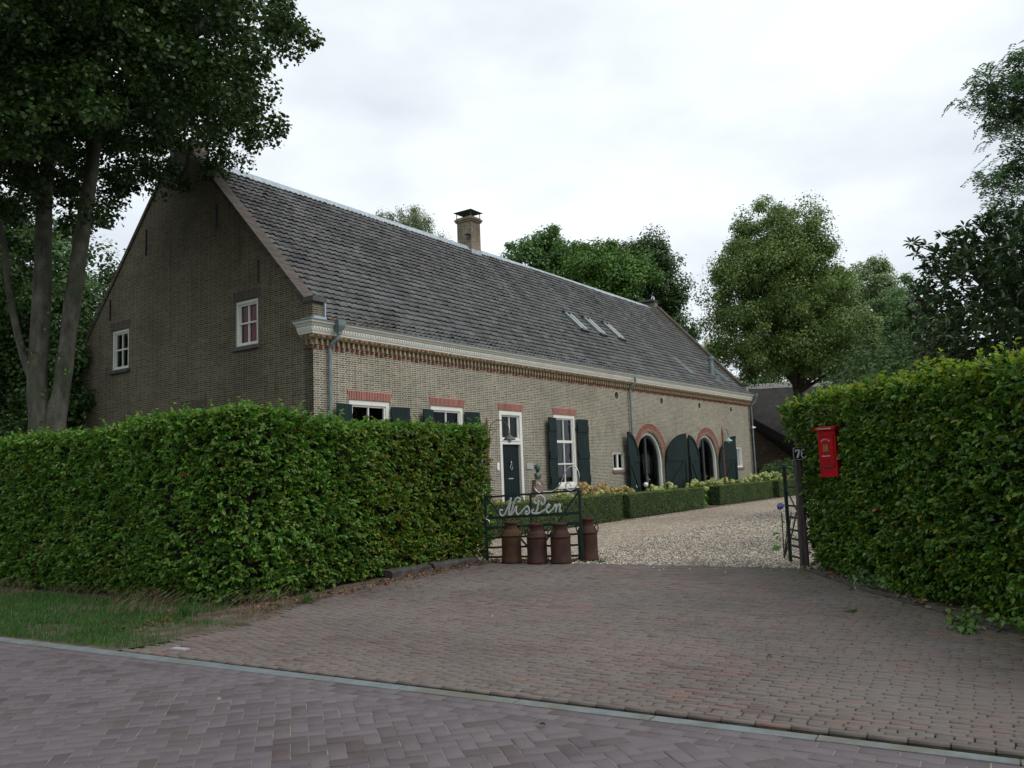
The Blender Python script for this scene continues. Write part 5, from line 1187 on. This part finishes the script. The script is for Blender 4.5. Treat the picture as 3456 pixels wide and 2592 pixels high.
for b in ([(.72, 0, 9.0), (1.8, -.4, 10.2), (3.4, -.8, 10.9), (4.6, -1.1, 11.2)], [(.7, .1, 9), (2, -.2, 10.5), (4, -.8, 11.6), (5.6, -1, 11.9)], [(-.3, .1, 8), (-2, -1.5, 9.4), (-4, -2.5, 10)], [(-.3, 0, 8), (-.8, -2, 9.5), (-1.2, -4, 10.6)]):
    stem(b, [.1, .07, .045, .015][:len(b)], 8)
m.build('trunk', 'bark_grey', big, smooth=True)
rng = np.random.default_rng(77); C = []
for _ in range(7000):
    d = sph(1, rng)[0]; p = np.array([.2, -.4, 10.6]) + d * [6.1, 5.6, 3.9] * rng.random() ** .38
    C.append(p)
C = np.array(C)
X_, Y_, Z_ = C[:, 0] - 9.5, C[:, 1] + 17, C[:, 2]
rad = np.hypot(C[:, 0] - .0, C[:, 1])
# underside of the crown: higher over the trunk, drooping at the left and right skirts
lowz = np.interp(X_, [-16, -12.5, -10.2, -8.8, -7.4, -6.3, -5.2, -4.2, -3.2], [5.6, 6.2, 7.2, 8.1, 8.75, 8.95, 8.8, 8.6, 9.0])
lowz = lowz - .36 * np.clip(17 - Y_, -2, 6)
rightx = np.interp(Z_, [7.2, 8.0, 8.4, 8.8, 9.3, 9.7, 10.1, 10.5, 11, 12, 14], [-4.4, -4.2, -4.6, -4.7, -4.4, -3.9, -3.3, -3.7, -4.0, -4.2, -5])
rightx = np.interp(1.55 + (Z_ - 1.55) * 15 / Y_, [7.2, 8.0, 8.4, 8.8, 9.3, 9.7, 10.1, 10.5, 11, 12, 14], [-4.4, -4.2, -4.6, -4.7, -4.4, -3.9, -3.3, -3.7, -4.0, -4.2, -5]) * (1 + .055 * (Y_ - 15))
ok = (Z_ > lowz + .3) & (X_ < rightx - .35); C = C[ok]
SK = []   # skirts of foliage hanging in front of the stems
for _ in range(330):
    yy = rng.uniform(12.2, 15.9); xx = rng.uniform(-13.2, -5.6); SK.append((xx + 9.5, yy - 17, 1.55 + yy * rng.uniform(.405 if xx < -8 else .47, .64)))
C = np.concatenate([C, np.array(SK)])
nv = vnoise(C[:, 0] * .8, C[:, 2] * 1.1 + C[:, 1] * .5, 3, 3); C = C[(nv > -.42) | (rng.random(len(C)) < .4)]; C = C[rng.permutation(len(C))][:1600]
ex = [(-4.5, 15.2, 8.3), (-4.9, 15, 8.35), (-5.4, 15, 8.4), (-5.9, 15.3, 8.6), (-4.25, 15, 8.3), (-3.6, 15.2, 10.1), (-3.9, 15, 10.3), (-4.3, 15, 10.2), (-4.5, 15, 9.0), (-4.8, 15.4, 8.8), (-7.2, 15.9, 8.3), (-7.6, 16.1, 7.9), (-6.5, 15.2, 8.5), (-8.3, 16, 7.2), (-7.9, 15.9, 7.0), (-10.8, 16, 6.6), (-11.5, 16, 6.2), (-11.0, 15.5, 7.2), (-12.2, 16.5, 5.9), (-12, 16, 7.3)]
C = np.concatenate([C, np.array(ex) - [-9.5, 17, 0]])
cr = .34 * (.6 + .8 * rng.random(len(C))); nL = 215000; P, d = crown_pts(rng, nL, C, cr, .75, .15)
leaves('crown', P, d * .5 + [0, 0, .7] + rng.normal(0, .45, d.shape), d * .5 + rng.normal(0, .6, d.shape) + [0, 0, -.6], .09 * (.7 + .6 * rng.random(nL)), 'leaf_linden', big, None, aspect=.9, big=False, rng=rng)
# a few loose twigs against the trunk
nL = 500; P = np.stack([rng.normal(.05, .3, nL), rng.normal(-.3, .12, nL), 2.9 + rng.random(nL) * 3.6], 1); P = P[vnoise(P[:, 0] * 5, P[:, 2] * 2.5, 1) > .35]
tag(leaves('trunk_shoots', P, rng.normal(size=P.shape) + [0, -.5, .4], rng.normal(size=P.shape), .08, 'leaf_hedge', big, None, aspect=.75, big=False, rng=rng), kind='stuff')

# trees behind the left hedge
tree('tall leafy tree behind the linden trunks at the far left', -16.5, 26, [(0, 0, 7.5, 4.2, 4, 4.2), (2, -2, 3.5, 2.6, 2.5, 2.6)], 150, .75, 26000, .13, 'leaf_under', 101, .3, 8, aspect=.75)
tree('dense dark tree beyond the hedge at the far left edge', -20.5, 29, [(0, 0, 8.5, 4.5, 4, 5.5), (2, 0, 4, 3.5, 3, 3.5)], 150, .9, 24000, .14, 'leaf_under', 105, .3, 9, aspect=.75)
tree('slender green tree showing between the linden trunks and the gable', -13.6, 25, [(-.1, 0, 6.3, 1.0, 1.4, 3.6), (-.6, 0, 3.2, 1.2, 1.4, 2.2)], 60, .5, 9000, .13, 'leaf_mid', 102, .15, 7, aspect=.75)
shrub('broad dark green shrub behind the left end of the tall hedge', -12.8, 20.5, 2.6, 1.6, 1.6, .11, 'leaf_under', 9000, 103, 2.1, lumps=16)
shrub('green shrub filling the gap between hedge and linden trunk', -15.6, 21, 2.4, 1.6, 2.1, .12, 'leaf_under', 10000, 104, 3.0, lumps=16)
# trees beyond the roof
G_ = 'trees beyond the farmhouse'
tree('pale drooping birch rising behind the roof left of the chimney', -6.1, 52, [(-.5, 0, 17.2, 2.3, 1.6, 2.6), (1.3, 0, 15.6, 1.5, 1.3, 2.2), (-1.4, 0, 16.6, 1.0, 1, 1.6), (.3, 0, 18.6, .7, .6, 1.0)], 90, .45, 11000, .15, 'leaf_birch', 111, .16, 17.4, group=G_, droop=1.1, aspect=.4, bark='bark_grey')
tree('small birch top peeping over the ridge beside the chimney', -3.1, 52, [(0, 0, 15.2, .9, .8, 1.4)], 16, .4, 1900, .15, 'leaf_birch', 112, .1, 14.5, group=G_, droop=.6, aspect=.4, bark='bark_grey')
tree('tiny treetop showing above the ridge near the gable', -11.0, 48, [(0, 0, 16.6, .45, .4, 1.1)], 7, .22, 170, .13, 'leaf_birch', 113, .06, 16.6, group=G_, aspect=.4, bark='bark_grey')
tree('ragged green oak just right of the chimney', 2.6, 60, [(-.7, 0, 16.0, 3.0, 2.6, 3.6), (1.6, 0, 17.0, 2.2, 2, 2.9), (-2.7, 0, 15.0, 1.6, 1.6, 2.8), (.5, 0, 18.6, 1.8, 1.4, 1.4), (2.6, 0, 15.5, 2.2, 2, 3.4)], 125, .75, 22000, .2, 'leaf_oak', 114, .3, 17, group=G_)
tree('bright green rounded tree between the two oaks behind the roof', 7.0, 56, [(0, 0, 14.0, 3.6, 2.6, 3.5), (.8, -.5, 10, 3.2, 2.4, 3)], 75, .85, 19000, .19, 'leaf_bright', 115, .3, 14, group=G_)
tree('dark dense oak at the far end of the roof ridge', 9.9, 61, [(-1.8, 0, 16.6, 2.6, 2.4, 2.7), (.4, 0, 17.2, 2.2, 2.4, 2.4), (1.4, 0, 15.4, 2.2, 2.2, 3.2), (1.4, 0, 11, 2.6, 2.6, 3.5)], 105, .85, 25000, .2, 'leaf_dark', 116, .35, 17, group=G_)
tree('yellowish willow between the dark oak and the tall lime', 16.6, 72, [(0, 0, 10.6, 1.9, 1.6, 3.6), (0, 0, 6, 3, 2, 3)], 40, .8, 6500, .24, 'leaf_willow', 117, .25, 11, group=G_, droop=1.3, aspect=.3)
tree('tall domed lime tree over the thatched barn', 16.6, 48.2, [(-.4, 0, 14.4, 3.5, 3.3, 3.3), (-.6, 0, 12.2, 4.9, 4.5, 3.3), (.2, 0, 9.5, 5.8, 5.0, 2.9), (.5, 0, 7.9, 6.3, 5, 1.5)], 340, .85, 76000, .14, 'leaf_lime', 118, .42, 14, group=G_, trunk_path=[(0, 0, 0), (.1, 0, 3), (.05, 0, 5.5), (.1, 0, 9), (0, 0, 14)], limbs=30)
tree('pale grey green poplar right of the tall lime', 25.8, 66, [(0, 0, 14.6, 2.6, 2.2, 3.4), (.5, 0, 10, 3.4, 2.8, 4)], 100, .75, 15000, .22, 'leaf_pale', 119, .25, 16, group=G_)
tree('pale poplar beside the magnolia, second right of the lime', 29.6, 66, [(0, 0, 15.0, 2.4, 2, 3.2), (.5, 0, 10, 3.4, 2.8, 4.2)], 100, .75, 15000, .22, 'leaf_pale', 120, .25, 16.5, group=G_)
tree('mid green bushy tree behind the right hedge', 20.9, 42, [(0, 0, 8.6, 2.3, 2, 3.0), (1.2, 0, 5, 3.0, 2, 2.8), (-1.4, 0, 5.4, 1.8, 1.6, 2.8)], 120, .65, 20000, .15, 'leaf_mid', 121, .25, 9, group=G_)
shrub('mid green undergrowth right of the lime trunk behind the barn ridge', 20.5, 66, 6.0, 2.0, 3.2, .22, 'leaf_mid', 14000, 122, 6.5, lumps=22)
shrub('yellow green undergrowth left of the lime trunk above the barn ridge', 12.5, 66, 5.5, 2.0, 3.2, .22, 'leaf_willow', 12000, 123, 6.2, lumps=18)
shrub('dark green shrub rising behind the middle of the right hedge', 11.4, 24, 2.6, 1.8, 2.0, .13, 'leaf_under', 9000, 124, 3.4, lumps=18)

# magnolia: long glossy leaves in whorls
def magnolia():
    rng = np.random.default_rng(131); t = thing('magnolia_tree', 'dark glossy magnolia behind the right hedge with long leaves', 'tree', (9.15, 14.2, 0)); W = []
    while len(W) < 1500:
        d = sph(1, rng)[0]; p = np.array([0, 0, 3.9]) + d * [2.1, 1.8, 2.05] * rng.random() ** .33
        if p[2] > .8: W.append(p)
    W += [np.array(q) for q in ((-1.75, .1, 5.3), (-1.95, .1, 5.15), (-1.5, 0, 5.45), (-1.25, .1, 5.5), (-1.85, .1, 4.9), (-1.6, .1, 5.05), (-1.1, 0, 5.6), (-.8, .1, 5.6), (-1.35, .1, 5.2), (-1.0, 0, 5.35), (-2.0, .1, 5.35), (-1.3, 0, 4.95))]
    W = np.array(W); k = 13; P = np.repeat(W, k, 0); n = len(P); a = rng.random(n) * 6.28; el = rng.normal(.15, .5, n)
    T = np.stack([np.cos(a) * np.cos(el), np.sin(a) * np.cos(el), np.sin(el)], 1); Nn = np.stack([-np.cos(a) * np.sin(el), -np.sin(a) * np.sin(el), np.cos(el)], 1) + rng.normal(0, .25, T.shape)
    leaves('crown', P + T * .02, Nn, T, .15 * (.7 + .5 * rng.random(n)), 'leaf_magnolia', t, aspect=.36, rng=rng)
    m = MB(); m.tube([(0, 0, 0), (0, 0, 1.5), (.1, 0, 3), (0, 0, 4.6)], [.12, .1, .07, .02], 8)
    for c in W[-12:]: m.tube([(0, 0, 3.6), tuple(c * .55 + np.array([0, 0, 2.0])), tuple(c)], [.04, .022, .008], 6)
    for c in W[:14]: m.tube([(0, 0, 2.2 + .3 * c[2] * .5), tuple(c * [.55, .55, .8] + [0, 0, .3]), tuple(c)], [.035, .02, .006], 5)
    m.build('trunk', 'bark_dark', t, smooth=True)
    for i in rng.permutation(len(W))[:24]: c = W[i]; m = MB(); m.lathe([(.008, -.03), (.022, 0), (.018, .03), (.004, .045)], 8, tuple(c * 1.03 + np.array([0, -.02, 0]))); m.build('seed_pod', 'rust_pole', t)
magnolia()
# robinia: feathery pinnate fronds
def robinia():
    rng = np.random.default_rng(141); t = thing('robinia_tree', 'feathery robinia with drooping fronds at the right edge', 'tree', (16.1, 22, 0)); B = []
    br = [((0, 0, 7), (-1.2, -.3, 8.4), (-2.4, -.5, 9.2), (-3.0, -.5, 8.7)), ((0, 0, 8), (-1.0, 0, 10), (-2.2, 0, 11.3), (-2.6, 0, 11.9)), ((0, 0, 7), (-.8, .2, 8), (-1.6, .2, 8.2), (-2.3, .2, 7.6)), ((0, 0, 8.5), (-.3, 0, 10.8), (-1.2, 0, 12.2), (-1.8, 0, 12.3)), ((0, 0, 6), (-.8, -.5, 7), (-1.7, -.6, 7.2), (-2.3, -.6, 6.6)), ((0, 0, 9), (0, .3, 11), (-.9, .3, 11.4), (-1.9, .3, 10.9)), ((0, 0, 7), (-.6, -.8, 8.6), (-1.3, -.9, 9.6), (-2.2, -.9, 9.9)), ((0, 0, 5.5), (-.5, 0, 6.4), (-1.4, 0, 6.5), (-2.1, 0, 6.0)), ((0, 0, 8), (.8, 0, 10), (1.5, 0, 11), (2, 0, 11)), ((0, 0, 9), (.3, -.5, 11), (.2, -1, 12.2), (0, -1.4, 12.5)), ((0, 0, 7), (1.3, 0, 8), (2.2, 0, 8.4), (2.6, .3, 8.2)), ((0, 0, 7), (-.2, -1.2, 8), (-.6, -2, 8.8), (-1.2, -2.4, 8.9))]
    m = MB(); m.tube([(.1, 0, 0), (0, 0, 4), (.1, 0, 7), (0, 0, 9.2)], [.2, .16, .11, .06], 8); F = []
    for b in br:
        P = [Vector(p) for p in b]; q = []
        for i in range(3):
            p0, p1, p2, p3 = P[max(i - 1, 0)], P[i], P[i + 1], P[min(i + 2, 3)]
            for j in range(6): s_ = j / 6; q.append(.5 * ((2 * p1) + (p2 - p0) * s_ + (2 * p0 - 5 * p1 + 4 * p2 - p3) * s_ * s_ + (3 * p1 - p0 - 3 * p2 + p3) * s_ ** 3))
        m.tube(q, [.05 * (1 - i / len(q)) + .008 for i in range(len(q))], 5)
        for p in q[3:]:
            for k in range(8):
                e = np.array(p) + rng.normal(0, .38, 3) * [1, 1, .7]; m.tube([tuple(p), tuple(e)], [.01, .004], 4, caps=False)
                for kk in range(4): F.append(e + rng.normal(0, .08, 3))
    PL, TL, NL = [], [], []
    for f in F:
        a = rng.random() * 6.28; L0 = rng.uniform(.22, .34); dr = rng.uniform(.3, 1.3); pts_ = []
        for s_ in np.linspace(.1, 1, 8): pts_.append(f + np.array([cos(a) * L0 * s_, sin(a) * L0 * s_, -dr * L0 * s_ * s_]))
        for p in pts_:
            for sg in (-1, 1): PL.append(p); TL.append([-sin(a) * sg, cos(a) * sg, -.5]); NL.append([cos(a) * .3, sin(a) * .3, 1])
    PL = np.array(PL); leaves('crown', PL, np.array(NL) + rng.normal(0, .2, PL.shape), np.array(TL), .1, 'leaf_robinia', t, aspect=.5, big=False, rng=rng); m.build('trunk', 'bark_dark', t, smooth=True)
robinia()

# ================================================================== VERGE AND LITTER
def blades(name, pts, h, w_, mat, seed, lean=.5):
    rng = np.random.default_rng(seed); P = np.asarray(pts); n = len(P); a = rng.random(n) * 6.28; H = (h * (.5 + .8 * rng.random(n)))[:, None]; s = np.stack([np.cos(a), np.sin(a), 0 * a], 1) * w_; l = np.stack([np.cos(a + 1.2), np.sin(a + 1.2), 0 * a], 1) * H * lean * rng.random((n, 1)); up = np.array([[0, 0, 1.]])
    V_ = np.stack([P - s, P + s, P + s * .6 + l * .4 + up * H * .6, P - s * .6 + l * .4 + up * H * .6, P + l * 1.1 + up * H, P + l * 1.12 + up * H * .99], 1).reshape(-1, 3); b = np.arange(n)[:, None] * 6
    return npmesh(name, V_, np.stack([b + [0, 1, 2, 3], b + [3, 2, 5, 4]], 1).reshape(-1, 4), mat)
rg = np.random.default_rng(8); pts = []
while len(pts) < 42000:
    s_ = rg.uniform(-14, -4.1); q = rg.random() ** 1.1 * 2.4 + .03
    if s_ > -5.6 and q > 1.5: continue
    d_ = (s_ + 4.35) / -1.2 + .25 * math.sin(q * 5)
    if d_ < rg.random() * 1.1: continue
    if math.sin(s_ * 2.2) * math.sin(q * 4 + s_) < -.4 and rg.random() < .5: continue
    p = kw(s_, q); pts.append((p[0], p[1], -.01))
tag(blades('verge_grass', pts, .06, .0028, 'grass_blade', 9), 'short green grass on the verge between kerb and left hedge', 'grass', kind='stuff')
pts = []
for c in range(38):
    s_ = rg.uniform(-13, -4.6); q = 1.5 + rg.random() * 1.2 + .06 * max(0, -s_ - 6); p0 = kw(s_, q)
    for k in range(40): pts.append((p0[0] + rg.normal(0, .17), p0[1] + rg.normal(0, .1), -.01))
tag(blades('dry_grass', pts, .19, .0018, 'straw', 10, lean=1.5), 'tangled dry straw coloured grass at the foot of the left hedge', 'dry grass', kind='stuff')
for i, (x, y, lab) in enumerate(((-4.1, 10.35, 'tuft of bluish grass at the corner of the left hedge'), (-2.78, 11.05, 'little green grass tuft in the soil beside the brick driveway edge'), (1.42, 14.5, 'small weed at the foot of the tall milk can behind the gate'))):
    c = [(rg.normal(0, .05), rg.normal(0, .05), -.01) for k in range(110)]; o = blades('grass_tuft', c, (.2, .15, .09)[i], .003, 'grass_blade', 12 + i, 1.2); o.location = (x, y, 0); tag(o, lab, 'grass tuft')
shrub('low ivy creeping onto the bricks at the foot of the right hedge', 4.22, 7.75, .55, .6, .12, .06, 'leaf_bright', 260, 151, .05, cat='ivy', name='ivy', lumps=8)
shrub('low dark ivy at the base of the right hedge near the post', 4.45, 10.8, .3, 1.0, .16, .07, 'leaf_mid', 420, 152, .1, cat='ivy', name='ivy', lumps=10)
# fallen leaves
def litter(pts, name, label, mats, L, seed):
    rng = np.random.default_rng(seed); n = len(pts); P = np.asarray(pts, float); Nn = rng.normal(0, .35, (n, 3)) + [0, 0, 1]; T = rng.normal(size=(n, 3)) * [1, 1, .1]
    o = leaves(name, P, Nn, T, L * (.6 + .7 * rng.random(n)), mats, None, rng.integers(len(mats), size=n), aspect=.6, rng=rng); return tag(o, label, 'fallen leaves', kind='stuff')
pts = []
for k in range(420):
    t = rg.random(); a, b = np.array((-3.3, 10.3)), np.array((-.5, 15.4)); p = a + (b - a) * t; pts.append((p[0] + rg.normal(.0, .13) - .05, p[1] + rg.normal(0, .1), .012 + .02 * rg.random()))
for k in range(420): xq = rg.random() * 1.7; pts.append((-.5 + xq, 15.42 - .37 * xq + rg.normal(0, .1), .01 + .02 * rg.random()))
for k in range(70): pts.append((-4.2 + rg.normal(0, .25), 9.9 + rg.normal(0, .3), .015))
for k in range(140): pts.append((4.3 + rg.normal(0, .08), rg.uniform(6.5, 12.7), .02 + .01 * rg.random()))
for k in range(200): p = hw(rg.uniform(3, 27), -2.25 + rg.normal(0, .12)); pts.append((p[0], p[1], .01))
litter(pts, 'leaf_litter', 'reddish brown fallen leaves gathered along the hedge feet', ['leaf_brown', 'straw'], .055, 161)
for i, (x, y, mt, lab) in enumerate(((2.05, 6.9, 'straw', 'single pale dead leaf lying on the right part of the brick driveway'), (3.45, 8.9, 'leaf_hedge', 'single green leaf sprig lying on bricks by the right hedge'), (.1, 5.35, 'straw', 'little tan leaf lying on the road bricks in the foreground'), (-.35, 9.3, 'leaf_pale', 'tiny pale green leaf in the middle of the driveway'))):
    rg2 = np.random.default_rng(170 + i); k = (2, 9, 1, 1)[i]; o = leaves('fallen_leaf', rg2.normal(0, .03, (k, 3)) * [1, 1, .1] + [0, 0, .012], rg2.normal(0, .3, (k, 3)) + [0, 0, 1], rg2.normal(size=(k, 3)) * [1, 1, .2], .06, mt, None, aspect=.5, rng=rg2); o.location = (x, y, 0); tag(o, lab, 'leaf')
m = MB(); a = KROT; p = kw(-3.3, .5); m.X = Matrix.Translation((-3.32, 8.27, 0)) @ Matrix.Rotation(a, 4, 'Z'); m.box(-.1, .1, -.036, .036, -.02, .006); tag(m.build('pale_paver', 'plaque_grey'), 'single whitish paving brick near the left corner of the driveway', 'paving brick')
# leaves of the right hedge that hang in front of the number plate and the mailbox foot
